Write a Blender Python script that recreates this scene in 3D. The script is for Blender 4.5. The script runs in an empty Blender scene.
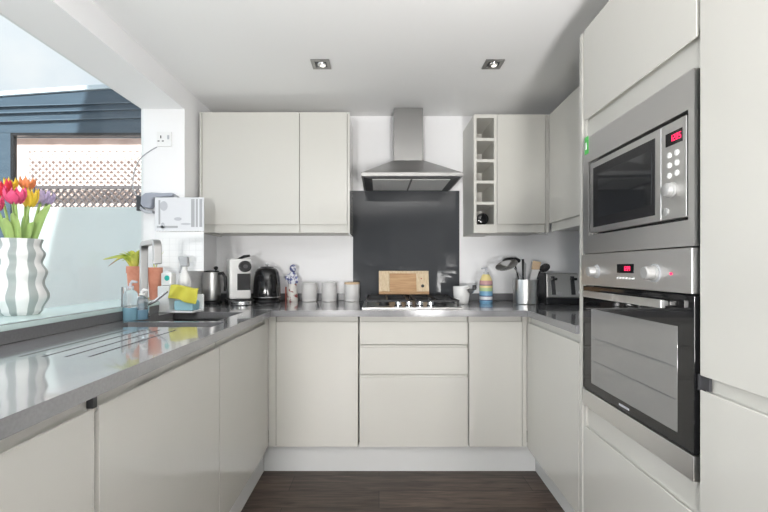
import bpy, bmesh, math, random
from mathutils import Vector, Matrix
random.seed(7)
PI = math.pi
SC = bpy.context.scene
COL = SC.collection
F, VX, VY, EYE = 410.0, 379.0, 267.5, 1.143      # focal length in pixels, vanishing point, eye height
TH = 0.0268                                      # the right hand run stands 1.5 degrees out of square
def at(px, py, Y):                               # a point at depth Y metres
    return Vector(((px - VX) * Y / F, Y, EYE + (VY - py) * Y / F))

# ------------------------------------------------------------------ materials
def mat(name, col, rough=0.5, metal=0.0, coat=0.0, trans=0.0, emis=None, es=0.0, spec=0.5, ior=1.45, bump=None, alpha=1.0):
    m = bpy.data.materials.new(name); m.use_nodes = True
    b = m.node_tree.nodes['Principled BSDF']
    b.inputs['Base Color'].default_value = (*col, 1); b.inputs['Roughness'].default_value = rough
    b.inputs['Metallic'].default_value = metal; b.inputs['Coat Weight'].default_value = coat
    b.inputs['Coat Roughness'].default_value = 0.04
    b.inputs['Transmission Weight'].default_value = trans; b.inputs['IOR'].default_value = ior
    b.inputs['Specular IOR Level'].default_value = spec
    if emis: b.inputs['Emission Color'].default_value = (*emis, 1); b.inputs['Emission Strength'].default_value = es
    if bump:
        scale, strength, stretch = bump
        nt = m.node_tree; tc = nt.nodes.new('ShaderNodeTexCoord'); mp = nt.nodes.new('ShaderNodeMapping')
        mp.inputs['Scale'].default_value = stretch
        n = nt.nodes.new('ShaderNodeTexNoise'); n.inputs['Scale'].default_value = scale; n.inputs['Detail'].default_value = 4
        bp = nt.nodes.new('ShaderNodeBump'); bp.inputs['Strength'].default_value = strength; bp.inputs['Distance'].default_value = 0.002
        nt.links.new(tc.outputs['Object'], mp.inputs['Vector']); nt.links.new(mp.outputs['Vector'], n.inputs['Vector'])
        nt.links.new(n.outputs['Fac'], bp.inputs['Height']); nt.links.new(bp.outputs['Normal'], b.inputs['Normal'])
    return m
def noise_col(m, c1, c2, scale, stretch=(1, 1, 1), detail=5, lo=0.35, hi=0.65):
    nt = m.node_tree; b = nt.nodes['Principled BSDF']
    tc = nt.nodes.new('ShaderNodeTexCoord'); mp = nt.nodes.new('ShaderNodeMapping'); mp.inputs['Scale'].default_value = stretch
    n = nt.nodes.new('ShaderNodeTexNoise'); n.inputs['Scale'].default_value = scale; n.inputs['Detail'].default_value = detail
    r = nt.nodes.new('ShaderNodeValToRGB'); r.color_ramp.elements[0].color = (*c1, 1); r.color_ramp.elements[1].color = (*c2, 1)
    r.color_ramp.elements[0].position = lo; r.color_ramp.elements[1].position = hi
    nt.links.new(tc.outputs['Object'], mp.inputs['Vector']); nt.links.new(mp.outputs['Vector'], n.inputs['Vector'])
    nt.links.new(n.outputs['Fac'], r.inputs['Fac']); nt.links.new(r.outputs['Color'], b.inputs['Base Color'])
    return m
W = {}
W['paint'] = mat('white_wall_paint', (0.87, 0.87, 0.88), 0.75, bump=(60, 0.05, (1, 1, 1)))
W['ceil'] = mat('white_ceiling_paint', (0.88, 0.88, 0.88), 0.85)
W['gloss'] = mat('gloss_cream_lacquer', (0.60, 0.592, 0.555), 0.14, coat=0.4)
W['carcass'] = mat('cream_board', (0.63, 0.62, 0.58), 0.45)
W['plinth'] = mat('plinth_board', (0.66, 0.67, 0.67), 0.35)
W['quartz'] = noise_col(mat('grey_quartz', (0.14, 0.14, 0.145), 0.13, ior=2.05, coat=0.6), (0.205, 0.205, 0.215), (0.235, 0.235, 0.245), 140)
W['satin'] = mat('satin_silver', (0.42, 0.42, 0.415), 0.38, 0.4)
W['panel'] = mat('light_brushed_steel', (0.68, 0.675, 0.665), 0.33, 1.0, bump=(40, 0.08, (1, 1, 30)))
W['steel'] = mat('brushed_steel', (0.70, 0.695, 0.685), 0.3, 1.0, bump=(40, 0.12, (1, 1, 30)))
W['honed'] = noise_col(mat('honed_grey_quartz', (0.14, 0.14, 0.145), 0.32), (0.15, 0.15, 0.157), (0.175, 0.175, 0.182), 140)
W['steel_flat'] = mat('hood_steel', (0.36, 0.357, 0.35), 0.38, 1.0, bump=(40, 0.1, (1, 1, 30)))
W['sink'] = mat('sink_steel', (0.27, 0.27, 0.275), 0.3, 1.0)
W['chrome'] = mat('chrome', (0.75, 0.75, 0.76), 0.1, 1.0)
W['tapgrey'] = mat('brushed_nickel', (0.42, 0.42, 0.42), 0.35, 1.0)
W['mesh'] = mat('filter_mesh', (0.72, 0.72, 0.72), 0.5, 0.3, bump=(300, 0.5, (1, 1, 1)))
W['darkgap'] = mat('dark_grey_plastic', (0.05, 0.05, 0.055), 0.4)
W['glassgrey'] = mat('dark_grey_glass', (0.060, 0.064, 0.070), 0.04, spec=0.35)
W['black'] = mat('black_plastic', (0.015, 0.015, 0.017), 0.25)
W['kettleblack'] = mat('glossy_black_enamel', (0.008, 0.008, 0.009), 0.12, coat=0.5)
W['faintgrey'] = mat('faint_grey_print', (0.70, 0.71, 0.73), 0.6)
W['blackgl'] = mat('black_glass', (0.008, 0.008, 0.009), 0.05, spec=0.6)
W['ovenglass'] = mat('oven_window_glass', (0.30, 0.30, 0.30), 0.08, 0.55)
W['mwglass'] = mat('microwave_window_glass', (0.018, 0.019, 0.021), 0.06, spec=0.8)
W['iron'] = mat('cast_iron', (0.02, 0.02, 0.021), 0.55)
W['red'] = mat('red_led', (0.3, 0.0, 0.02), 0.4, emis=(1.0, 0.03, 0.12), es=2.2)
W['white'] = mat('white_plastic', (0.84, 0.84, 0.84), 0.35)
W['ceramic'] = mat('white_ceramic', (0.78, 0.78, 0.77), 0.18, coat=0.4)
W['canister'] = mat('pale_grey_stoneware', (0.66, 0.655, 0.65), 0.45)
W['caniswhite'] = mat('white_glaze', (0.75, 0.74, 0.73), 0.25)
W['wood'] = noise_col(mat('light_beech', (0.6, 0.42, 0.25), 0.5), (0.44, 0.25, 0.12), (0.58, 0.37, 0.20), 14, (0.6, 8, 8))
W['wood2'] = noise_col(mat('pale_maple', (0.7, 0.58, 0.4), 0.5), (0.62, 0.47, 0.29), (0.74, 0.61, 0.43), 14, (8, 8, 0.8))
W['lidwood'] = mat('bamboo', (0.62, 0.46, 0.3), 0.5)
W['terracotta'] = noise_col(mat('terracotta', (0.55, 0.22, 0.14), 0.8), (0.50, 0.2, 0.13), (0.62, 0.28, 0.19), 18)
W['soil'] = mat('potting_soil', (0.05, 0.035, 0.025), 0.95)
W['leaf'] = noise_col(mat('yellow_green_leaf', (0.4, 0.45, 0.08), 0.5), (0.30, 0.42, 0.06), (0.66, 0.60, 0.12), 12)
W['brownleaf'] = mat('withered_leaf', (0.32, 0.2, 0.12), 0.7)
W['tleaf'] = noise_col(mat('tulip_leaf', (0.25, 0.42, 0.1), 0.45), (0.26, 0.42, 0.13), (0.45, 0.58, 0.2), 9, (1, 1, 0.3))
W['stem'] = mat('tulip_stem', (0.35, 0.52, 0.16), 0.45)
W['t_red'] = mat('red_petal', (0.74, 0.04, 0.07), 0.45)
W['t_pink'] = mat('pink_petal', (0.80, 0.09, 0.22), 0.45)
W['t_orange'] = mat('orange_petal', (0.78, 0.25, 0.09), 0.45)
W['t_yellow'] = mat('yellow_petal', (0.86, 0.60, 0.05), 0.45)
W['t_lilac'] = mat('lilac_petal', (0.52, 0.42, 0.64), 0.45)
W['vase_w'] = mat('vase_white', (0.80, 0.80, 0.79), 0.3)
W['vase_g'] = mat('vase_grey_green', (0.36, 0.40, 0.39), 0.35)
W['cloth'] = mat('yellow_cloth', (0.58, 0.54, 0.07), 0.8)
W['sponge'] = mat('blue_cloth', (0.36, 0.62, 0.72), 0.85)
W['teal'] = mat('teal_label', (0.02, 0.45, 0.38), 0.5)
W['greylab'] = mat('grey_print', (0.40, 0.41, 0.43), 0.6)
W['palegrey'] = mat('pale_grey_print', (0.50, 0.51, 0.55), 0.6)
W['paper'] = mat('white_paper', (0.82, 0.83, 0.84), 0.6)
W['photo'] = mat('picture_paper', (0.70, 0.71, 0.74), 0.5)
W['bluegrey'] = mat('blue_grey_plastic', (0.33, 0.35, 0.41), 0.5)
W['cable'] = mat('grey_cable', (0.36, 0.37, 0.40), 0.5)
W['green'] = mat('green_label', (0.1, 0.5, 0.12), 0.5)
W['clear'] = mat('clear_plastic', (0.86, 0.92, 0.95), 0.08, trans=0.85, ior=1.3)
W['bluesoap'] = mat('blue_soap', (0.36, 0.66, 0.82), 0.15, trans=0.5, ior=1.33)
W['deepblue'] = mat('deep_blue_soap', (0.24, 0.42, 0.56), 0.15, trans=0.35, ior=1.33)
W['y1'] = mat('pale_yellow_stripe', (0.78, 0.66, 0.30), 0.4); W['p1'] = mat('dusty_pink_stripe', (0.55, 0.30, 0.30), 0.4)
W['g1'] = mat('green_stripe', (0.45, 0.58, 0.30), 0.4); W['b1'] = mat('sky_blue_stripe', (0.20, 0.42, 0.62), 0.4)
W['b2'] = mat('navy_stripe', (0.04, 0.07, 0.18), 0.4); W['w1'] = mat('white_stripe', (0.70, 0.72, 0.76), 0.4)
W['r1'] = mat('brick_red_glaze', (0.42, 0.10, 0.07), 0.35)
W['delft'] = noise_col(mat('blue_white_pattern', (0.5, 0.5, 0.7), 0.3), (0.10, 0.12, 0.30), (0.74, 0.75, 0.80), 55, lo=0.45, hi=0.55)
W['redwhite'] = noise_col(mat('red_white_pattern', (0.6, 0.3, 0.3), 0.3), (0.30, 0.06, 0.06), (0.74, 0.72, 0.68), 38, lo=0.40, hi=0.46)
W['navy'] = noise_col(mat('blue_grey_timber', (0.17, 0.24, 0.32), 0.5), (0.040, 0.067, 0.098), (0.052, 0.083, 0.116), 6, (1, 1, 14))
W['roofedge'] = mat('pale_roof_edge', (0.50, 0.58, 0.64), 0.5)
W['render'] = noise_col(mat('pale_render', (0.74, 0.68, 0.64), 0.85), (0.52, 0.40, 0.36), (0.64, 0.52, 0.48), 5)
W['lattice'] = mat('white_painted_lattice', (0.66, 0.61, 0.60), 0.7)
W['lattice2'] = mat('dark_grey_lattice', (0.10, 0.09, 0.095), 0.8)  # darker tone for the lower lattice strip
W['paving'] = noise_col(mat('pale_paving', (0.5, 0.49, 0.47), 0.85), (0.30, 0.295, 0.285), (0.38, 0.375, 0.365), 4)
W['brickout'] = mat('outer_render', (0.7, 0.68, 0.65), 0.9)
W['sill'] = mat('pale_green_gloss_sill', (0.62, 0.76, 0.75), 0.22)
W['picdark'] = mat('dark_print', (0.10, 0.10, 0.11), 0.5)
W['spot_in'] = mat('lamp_lens', (0.8, 0.8, 0.78), 0.2, emis=(1, 0.95, 0.85), es=1.0)
# floor planks
def floor_mat():
    m = mat('dark_oak_planks', (0.08, 0.06, 0.05), 0.42); nt = m.node_tree; b = nt.nodes['Principled BSDF']
    tc = nt.nodes.new('ShaderNodeTexCoord')
    br = nt.nodes.new('ShaderNodeTexBrick'); br.inputs['Scale'].default_value = 1.0
    br.inputs['Brick Width'].default_value = 1.25; br.inputs['Row Height'].default_value = 0.15
    br.inputs['Mortar Size'].default_value = 0.0016; br.inputs['Mortar'].default_value = (0.02, 0.016, 0.014, 1)
    br.inputs['Color1'].default_value = (0.060, 0.045, 0.037, 1); br.inputs['Color2'].default_value = (0.102, 0.075, 0.062, 1); br.offset = 0.37
    mp = nt.nodes.new('ShaderNodeMapping'); mp.inputs['Scale'].default_value = (1.6, 16, 1)
    n = nt.nodes.new('ShaderNodeTexNoise'); n.inputs['Scale'].default_value = 2.6; n.inputs['Detail'].default_value = 8; n.inputs['Distortion'].default_value = 1.1
    r = nt.nodes.new('ShaderNodeValToRGB'); r.color_ramp.elements[0].position = 0.3; r.color_ramp.elements[1].position = 0.72
    r.color_ramp.elements[0].color = (0.42, 0.40, 0.39, 1); r.color_ramp.elements[1].color = (1.5, 1.45, 1.4, 1)
    mx = nt.nodes.new('ShaderNodeMix'); mx.data_type = 'RGBA'; mx.blend_type = 'MULTIPLY'; mx.inputs[0].default_value = 1.0
    nt.links.new(tc.outputs['Object'], br.inputs['Vector']); nt.links.new(tc.outputs['Object'], mp.inputs['Vector'])
    nt.links.new(mp.outputs['Vector'], n.inputs['Vector']); nt.links.new(n.outputs['Fac'], r.inputs['Fac'])
    nt.links.new(br.outputs['Color'], mx.inputs[6]); nt.links.new(r.outputs['Color'], mx.inputs[7])
    nt.links.new(mx.outputs[2], b.inputs['Base Color'])
    return m
W['floor'] = floor_mat()
def pane_mat(name, tint, gl):
    m = bpy.data.materials.new(name); m.use_nodes = True; nt = m.node_tree; nt.nodes.clear()
    o = nt.nodes.new('ShaderNodeOutputMaterial'); t = nt.nodes.new('ShaderNodeBsdfTransparent'); t.inputs['Color'].default_value = (*tint, 1)
    g = nt.nodes.new('ShaderNodeBsdfGlossy'); g.inputs['Roughness'].default_value = 0.02
    lw = nt.nodes.new('ShaderNodeLayerWeight'); pw = nt.nodes.new('ShaderNodeMath'); pw.operation = 'POWER'; pw.inputs[1].default_value = 5.0
    f = nt.nodes.new('ShaderNodeMath'); f.operation = 'MULTIPLY_ADD'; f.inputs[1].default_value = gl; f.inputs[2].default_value = 0.02
    nt.links.new(lw.outputs['Facing'], pw.inputs[0]); nt.links.new(pw.outputs[0], f.inputs[0])
    mx = nt.nodes.new('ShaderNodeMixShader')
    nt.links.new(f.outputs[0], mx.inputs[0]); nt.links.new(t.outputs[0], mx.inputs[1]); nt.links.new(g.outputs[0], mx.inputs[2])
    nt.links.new(mx.outputs[0], o.inputs['Surface']); return m
W['pane'] = pane_mat('clear_window_glass', (0.97, 0.99, 0.985), 0.5)
def frost_mat():
    m = bpy.data.materials.new('frosted_glass'); m.use_nodes = True; nt = m.node_tree; nt.nodes.clear()
    o = nt.nodes.new('ShaderNodeOutputMaterial'); t = nt.nodes.new('ShaderNodeBsdfTranslucent'); t.inputs['Color'].default_value = (0.93, 0.98, 0.98, 1)
    d = nt.nodes.new('ShaderNodeBsdfDiffuse'); d.inputs['Color'].default_value = (0.60, 0.68, 0.70, 1)
    mx = nt.nodes.new('ShaderNodeMixShader'); mx.inputs[0].default_value = 0.3
    nt.links.new(t.outputs[0], mx.inputs[1]); nt.links.new(d.outputs[0], mx.inputs[2]); nt.links.new(mx.outputs[0], o.inputs['Surface']); return m
W['frost'] = frost_mat()

# ------------------------------------------------------------------ mesh helpers
class B:
    def __init__(s): s.bm = bmesh.new()
    def box(s, x0, x1, y0, y1, z0, z1, mi=0):
        v = [s.bm.verts.new(p) for p in ((x0,y0,z0),(x1,y0,z0),(x1,y1,z0),(x0,y1,z0),(x0,y0,z1),(x1,y0,z1),(x1,y1,z1),(x0,y1,z1))]
        for f in ((3,2,1,0),(4,5,6,7),(0,1,5,4),(1,2,6,5),(2,3,7,6),(3,0,4,7)):
            s.bm.faces.new([v[i] for i in f]).material_index = mi
        return s
    def hexa(s, pts, mi=0):                      # 8 points, bottom ring then top ring
        v = [s.bm.verts.new(p) for p in pts]
        for f in ((3,2,1,0),(4,5,6,7),(0,1,5,4),(1,2,6,5),(2,3,7,6),(3,0,4,7)):
            s.bm.faces.new([v[i] for i in f]).material_index = mi
        return s
    def prism(s, prof, x0, x1):                  # profile in (y, z) swept along x
        a = [s.bm.verts.new((x0, y, z)) for y, z in prof]; b = [s.bm.verts.new((x1, y, z)) for y, z in prof]
        n = len(prof)
        for i in range(n): s.bm.faces.new((a[i], b[i], b[(i+1) % n], a[(i+1) % n]))
        s.bm.faces.new(a[::-1]); s.bm.faces.new(b); return s
    def slab(s, pts, z0, z1):                    # outline in (x, y) raised from z0 to z1
        a = [s.bm.verts.new((x, y, z0)) for x, y in pts]; b = [s.bm.verts.new((x, y, z1)) for x, y in pts]
        n = len(pts)
        for i in range(n): s.bm.faces.new((a[i], a[(i+1) % n], b[(i+1) % n], b[i]))
        s.bm.faces.new(a[::-1]); s.bm.faces.new(b); return s
    def lathe(s, prof, c=(0, 0, 0), n=32, sx=1.0, sy=1.0, matf=None, capb=True, capt=True):   # profile in (r, z)
        rings = []
        for r, z in prof:
            rings.append([s.bm.verts.new((c[0] + sx * r * math.cos(2*PI*k/n), c[1] + sy * r * math.sin(2*PI*k/n), c[2] + z)) for k in range(n)])
        for i in range(len(rings) - 1):
            for k in range(n):
                f = s.bm.faces.new((rings[i][k], rings[i][(k+1) % n], rings[i+1][(k+1) % n], rings[i+1][k]))
                if matf: f.material_index = matf(i, k)
        if capb: s.bm.faces.new(rings[0][::-1])
        if capt: s.bm.faces.new(rings[-1])
        return s
    def tube(s, pts, r, n=10, r1=None, sq=False):  # round (or square) bar along a path; r may be a list
        pts = [Vector(p) for p in pts]; rs = r if isinstance(r, (list, tuple)) else [r + ((r1 if r1 is not None else r) - r) * i / max(1, len(pts)-1) for i in range(len(pts))]
        up = None; rings = []
        for i, p in enumerate(pts):
            d = (pts[min(i+1, len(pts)-1)] - pts[max(i-1, 0)]).normalized()
            if up is None:
                up = Vector((0, 0, 1)) if abs(d.z) < 0.9 else Vector((0, 1, 0))
            x = d.cross(up)
            if x.length < 1e-4: x = d.cross(Vector((1, 0, 0)))
            x.normalize(); y = x.cross(d).normalized(); up = y
            m = 4 if sq else n
            rings.append([s.bm.verts.new(p + rs[i] * (x * math.cos(2*PI*(k+0.5 if sq else k)/m) + y * math.sin(2*PI*(k+0.5 if sq else k)/m))) for k in range(m)])
        for a, b in zip(rings, rings[1:]):
            m = len(a)
            for k in range(m): s.bm.faces.new((a[k], a[(k+1) % m], b[(k+1) % m], b[k]))
        s.bm.faces.new(rings[0][::-1]); s.bm.faces.new(rings[-1]); return s
    def ball(s, c, rx, ry, rz, seg=16):
        n0 = len(s.bm.verts)
        r = bmesh.ops.create_uvsphere(s.bm, u_segments=seg, v_segments=max(8, seg*2//3), radius=1)
        for v in r['verts']: v.co = Vector((c[0] + v.co.x*rx, c[1] + v.co.y*ry, c[2] + v.co.z*rz))
        return s
    def xf(s, M):
        bmesh.ops.transform(s.bm, matrix=M, verts=s.bm.verts); return s
    def build(s, name, m, parent=None, bevel=0.0, smooth=True, seg=2, solid=0.0, sub=0):
        bmesh.ops.recalc_face_normals(s.bm, faces=s.bm.faces)
        me = bpy.data.meshes.new(name); s.bm.to_mesh(me); s.bm.free()
        for x in (m if isinstance(m, (list, tuple)) else [m]): me.materials.append(x)
        if smooth:
            me.polygons.foreach_set('use_smooth', [True] * len(me.polygons))
            me.set_sharp_from_angle(angle=math.radians(38))
        o = bpy.data.objects.new(name, me); COL.objects.link(o)
        if parent: o.parent = parent
        if solid:
            sm = o.modifiers.new('solid', 'SOLIDIFY'); sm.thickness = solid; sm.offset = 0
        if sub:
            su = o.modifiers.new('sub', 'SUBSURF'); su.levels = sub; su.render_levels = sub
        if bevel:
            bv = o.modifiers.new('bevel', 'BEVEL'); bv.width = bevel; bv.segments = seg; bv.limit_method = 'ANGLE'; bv.angle_limit = math.radians(40); bv.harden_normals = True
        return o
def tag(o, label, cat, group=None, kind=None):
    o['label'] = label; o['category'] = cat
    if group: o['group'] = group
    if kind: o['kind'] = kind
    return o
def thing(name, label, cat, loc=(0, 0, 0), rz=0.0, group=None):
    o = bpy.data.objects.new(name, None); COL.objects.link(o); o.empty_display_size = 0.05
    o.location = loc; o.rotation_euler = (0, 0, rz); return tag(o, label, cat, group)
def adopt(o, r):                                 # a piece built in place becomes a part of thing r
    o.parent = r; o.matrix_parent_inverse = (Matrix.Translation(r.location) @ Matrix.Rotation(r.rotation_euler[2], 4, 'Z')).inverted(); return o
def struct(o): o['kind'] = 'structure'; return o

# ------------------------------------------------------------------ room shell
CEIL, BACK, LW = 2.204, 2.876, -1.14
REV, SILL, SOFF, OUTX = 2.405, 0.971, 2.074, -1.395   # end of the opening, sill, soffit, outer face of the left wall
REAR = -4.2
def rp(yl, off=0.0): return (0.75 + off * math.cos(TH) + yl * math.sin(TH), yl * math.cos(TH) - off * math.sin(TH))   # a point on the right hand run
RW = 0.612                                           # right wall behind the right hand fronts
struct(B().box(-1.6, 1.9, REAR - .3, 3.1, -0.12, 0).build('floor', W['floor'], smooth=False))
struct(B().box(OUTX, 1.9, REAR - .3, 3.1, CEIL, CEIL + 0.2).build('ceiling', W['ceil'], smooth=False))
struct(B().box(OUTX, 1.9, BACK, 3.1, 0, CEIL).build('wall_back', W['paint'], smooth=False))
a0, a1 = rp(REAR - .2, RW), rp(3.05, RW)
struct(B().slab([a0, (a0[0] + .2, a0[1]), (a1[0] + .2, a1[1]), a1], 0, CEIL).build('wall_right', W['paint'], smooth=False))
wl = B()
wl.box(OUTX, LW, -.6, BACK, 0, SILL - 0.02)                # below the sill
wl.box(OUTX, LW, REAR - .3, BACK, SOFF, CEIL)              # beam above the opening
wl.box(OUTX, LW, REV, BACK, SILL - 0.02, SOFF)             # pier
wl.box(OUTX, LW, -.8, -0.6, 0, SOFF); wl.box(OUTX, LW, REAR - .3, -2.3, 0, SOFF); wl.box(OUTX, LW, -2.3, -.8, 0, .1)
struct(wl.build('wall_left', W['paint'], smooth=False))
struct(B().box(-3.2, 1.9, REAR - .25, REAR, 0, CEIL).build('wall_rear', W['paint'], smooth=False))
# storey above, seen only by the sun
struct(B().box(OUTX, -1.15, REAR - .3, 3.1, CEIL + .2, 5.25).build('wall_upper', W['brickout'], smooth=False))
# window over the worktop: sill board, frame out of view, clear pane
wroot = bpy.data.objects.new('window_1', None); COL.objects.link(wroot); struct(wroot)
B().box(OUTX - .02, LW + .02, -0.6, REV - .001, SILL - .02, SILL).build('window_sill', W['sill'], wroot, bevel=.004)
B().box(OUTX + .008, OUTX + .014, -0.6, REV - .001, SILL + .001, SOFF - .001).build('window_pane', W['pane'], wroot, smooth=False)
# tall window added further back on the left, unseen, as a light opening
d = bpy.data.objects.new('window_2', None); COL.objects.link(d); struct(d)
fr = B()
for y in (-2.3, -1.55, -.85): fr.box(OUTX + .05, OUTX + .11, y, y + .05, .1, SOFF)
fr.build('window_frame', W['darkgap'], d, smooth=False)
pf = thing('picture_frame', 'framed dark picture on the far wall, reflected in the splashback', 'picture', (-.06, REAR + .001, 1.86))
b = B(); b.box(-.33, -.27, 0, .03, -.33, .33); b.box(.27, .33, 0, .03, -.33, .33); b.box(-.27, .27, 0, .03, -.33, -.27); b.box(-.27, .27, 0, .03, .27, .33)
b.build('frame', W['black'], pf); B().box(-.27, .27, .001, .012, -.27, .27).build('print', W['picdark'], pf)

# ------------------------------------------------------------------ outdoors
struct(B().box(-9, -1.6, -4, 9, -0.12, -0.02).build('ground', W['paving'], smooth=False))
YB = 2.9
ob = thing('outbuilding', 'blue grey timber outbuilding with frosted window outside the kitchen opening', 'outbuilding', (0, 0, 0))
hx0, hx1 = -3.4, OUTX - .02
B().hexa([(hx0, YB, 2.094), (hx1, YB, 2.094), (hx1, YB + .12, 2.094), (hx0, YB + .12, 2.094),
          (hx0, YB, 2.30), (hx1, YB, 2.44), (hx1, YB + .12, 2.44), (hx0, YB + .12, 2.30)]).build('header_board', W['navy'], ob, bevel=.004)
lip = B()
for zz, th_ in ((2.165, .010), (2.225, .010), (2.272, .008)):
    lip.hexa([(hx0, YB - .016, zz - .02), (hx1, YB - .016, zz + .04), (hx1, YB + .002, zz + .04), (hx0, YB + .002, zz - .02),
              (hx0, YB - .012, zz + th_ - .02), (hx1, YB - .012, zz + th_ + .04), (hx1, YB + .002, zz + th_ + .04), (hx0, YB + .002, zz + th_ - .02)])
lip.build('cladding_strip', W['navy'], ob, smooth=False)
B().hexa([(hx0, YB - .012, 2.30), (hx1, YB - .012, 2.44), (hx1, YB + .2, 2.46), (hx0, YB + .2, 2.32),
          (hx0, YB - .012, 2.335), (hx1, YB - .012, 2.475), (hx1, YB + .2, 2.495), (hx0, YB + .2, 2.355)]).build('roof_edge', W['roofedge'], ob, bevel=.006)
xp = at(14.5, 0, YB).x
B().box(xp - .30, xp - .022, YB, YB + .02, -.02, 2.094).build('post', W['navy'], ob, bevel=.004)
fb = B(); fb.box(xp - .022, xp, YB - .008, YB + .02, -.02, 2.0935); fb.box(xp, hx1, YB - .008, YB + .02, 2.074, 2.0935)
fb.build('window_frame', W['black'], ob)
B().box(xp, hx1, YB + .004, YB + .012, -.02, at(0, 207, YB).z).build('frosted_pane', W['frost'], ob, smooth=False)
YG = 4.3
gw = B().box(-6.5, -.6, YG, YG + .2, -.02, at(0, 139, YG).z)
tag(gw.build('garden_wall', W['render'], smooth=False), 'pale pinkish garden wall behind the lattice outdoors', 'wall')
tag(B().box(-6.5, -.6, YG - .06, YG + .24, at(0, 139, YG).z, at(0, 136, YG).z + .05).build('coping', W['lattice'], bevel=.005), 'white coping along the top of the pale garden wall', 'coping')
def lattice(name, label, x0, x1, z0, z1, y, step, w, m, group=None):
    b = B()
    for sgn in (1, -1):
        c = x0 - (z1 - z0)
        while c < x1 + (z1 - z0):
            ps = []
            for t in (0.0, 1.0):                       # strip clipped to the panel
                z = z0 + t * (z1 - z0); x = c + (t if sgn > 0 else 1 - t) * (z1 - z0); ps.append((x, z))
            (xa, za), (xb, zb) = ps
            def clip(xv, zv, xo, zo):
                if xv < x0: k = (x0 - xv) / (xo - xv); return x0, zv + k * (zo - zv)
                if xv > x1: k = (x1 - xv) / (xo - xv); return x1, zv + k * (zo - zv)
                return xv, zv
            if max(xa, xb) > x0 + .01 and min(xa, xb) < x1 - .01:
                xa2, za2 = clip(xa, za, xb, zb); xb2, zb2 = clip(xb, zb, xa, za)
                yy = y + (.006 if sgn > 0 else -.006)
                b.hexa([(xa2 - w, yy - .005, za2), (xa2 + w, yy - .005, za2), (xa2 + w, yy + .005, za2), (xa2 - w, yy + .005, za2),
                        (xb2 - w, yy - .005, zb2), (xb2 + w, yy - .005, zb2), (xb2 + w, yy + .005, zb2), (xb2 - w, yy + .005, zb2)])
            c += step
    b.box(x0, x1, y - .012, y + .012, z0 - .03, z0); b.box(x0, x1, y - .012, y + .012, z1, z1 + .03)
    b.box(x0, x0 + .03, y - .012, y + .012, z0, z1); b.box(x1 - .03, x1, y - .012, y + .012, z0, z1)
    b.box(x0 - .05, x0 - .001, y - .025, y + .025, -.02, z1 + .03); b.box(x1 + .001, x1 + .05, y - .025, y + .025, -.02, z1 + .03)
    return tag(b.build(name, m, smooth=False), label, 'trellis')
YL = YG - .1
lattice('lattice_trellis', 'white painted diamond lattice panel against the pale garden wall', at(27, 0, YL).x, -1.0, at(0, 187, YL).z, at(0, 151, YL).z, YL, .070, .0105, W['lattice'])
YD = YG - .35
lattice('lattice_trellis', 'dark diamond lattice strip just above the frosted glass', at(36, 0, YD).x, -1.0, at(0, 212, YD).z, at(0, 189, YD).z, YD, .070, .009, W['lattice2'])

# ------------------------------------------------------------------ kitchen units
def jprof(z0, z1, lip, top=True, t=0.024):
    """Handleless front in section: flat face, finger groove, recessed rail; faces -y."""
    zf = z1 - lip
    p = [(0, z0), (0, zf - .003), (.002, zf), (.0055, zf - .003), (.008, zf - .014), (.012, zf - .014), (.0145, zf + .002), (.0145, z1), (t, z1), (t, z0)]
    if not top: p = [(y, z0 + z1 - z) for y, z in p]
    return p
def carcass(b, w, d, z0, z1, y0=.025):
    t = .018
    b.box(0, t, y0, d, z0, z1); b.box(w - t, w, y0, d, z0, z1); b.box(t, w - t, y0, d, z0, z0 + t); b.box(t, w - t, d - t, d, z0 + t, z1)
    return b
DB, DT = 0.156, 0.877
def base_unit(name, label, loc, rz, w, d, fronts, lip=.032, group='handleless base cabinets'):
    r = thing(name, label, 'cabinet', (loc[0], loc[1], 0), rz, group)
    carcass(B(), w, d, DB, DT).build('carcass', W['carcass'], r, smooth=False)
    for i, (nm, z0, z1, lp) in enumerate(fronts):
        o = B().prism(jprof(z0, z1, lp), .0015, w - .0015).build(nm, W['gloss'], r, bevel=.0012, smooth=False)
    return r
FB = 2.256                                              # front plane of the back run
S = 181.7
r_ = base_unit('base_cabinet', 'cream gloss base cabinet left of the drawers below the canisters', (-.567, FB), 0, .4525, .59, [('door', DB, DT, .032)])
adopt(B().box(-.6088, -.5690, FB + .004, FB + .0265, DB, DT).build('corner_filler', W['gloss'], bevel=.001), r_)
base_unit('drawer_unit', 'cream gloss unit of three drawers below the hob', (-.1085, FB), 0, .5975, .59,
          [('drawer', .7165 + .003, DT, .032), ('drawer', .556, .7150, .012), ('drawer', DB, .5515, .012)])
r_ = base_unit('base_cabinet', 'narrow cream gloss base cabinet right of the drawers', (.4945, FB), 0, .294, .59, [('door', DB, DT, .032)])
adopt(B().box(.7905, .815, FB + .004, FB + .0265, DB, DT).build('corner_filler', W['gloss'], bevel=.001), r_)
LX = -.605
LD = .525
r_first = base_unit('base_cabinet', 'cream gloss base cabinet at lower left edge nearest the viewer', (LX, .27), PI/2, .60, LD, [('door', DB, DT, .032)])
base_unit('base_cabinet', 'wide cream gloss base cabinet below the drainer grooves', (LX, .886), PI/2, .668, LD, [('door', DB, DT, .032)])
r_ = base_unit('base_cabinet', 'cream gloss base cabinet below the sink at the left corner', (LX, 1.556), PI/2, .632, LD, [('door', DB, DT, .032)])
adopt(B().box(LX - .03, LX - .004, 2.19, FB + .0035, DB, DT).build('corner_filler', W['gloss'], bevel=.001), r_)
adopt(B().box(LX - .022, LX - .008, .873, .883, DB, .842).build('side_edge', W['carcass'], r_first), r_first)
adopt(B().box(LX - .022, LX - .003, .872, .8845, .8425, DT).build('notch_shade', W['darkgap'], r_first), r_first)  # dark piece stands for the shade in the notch between doors
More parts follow.
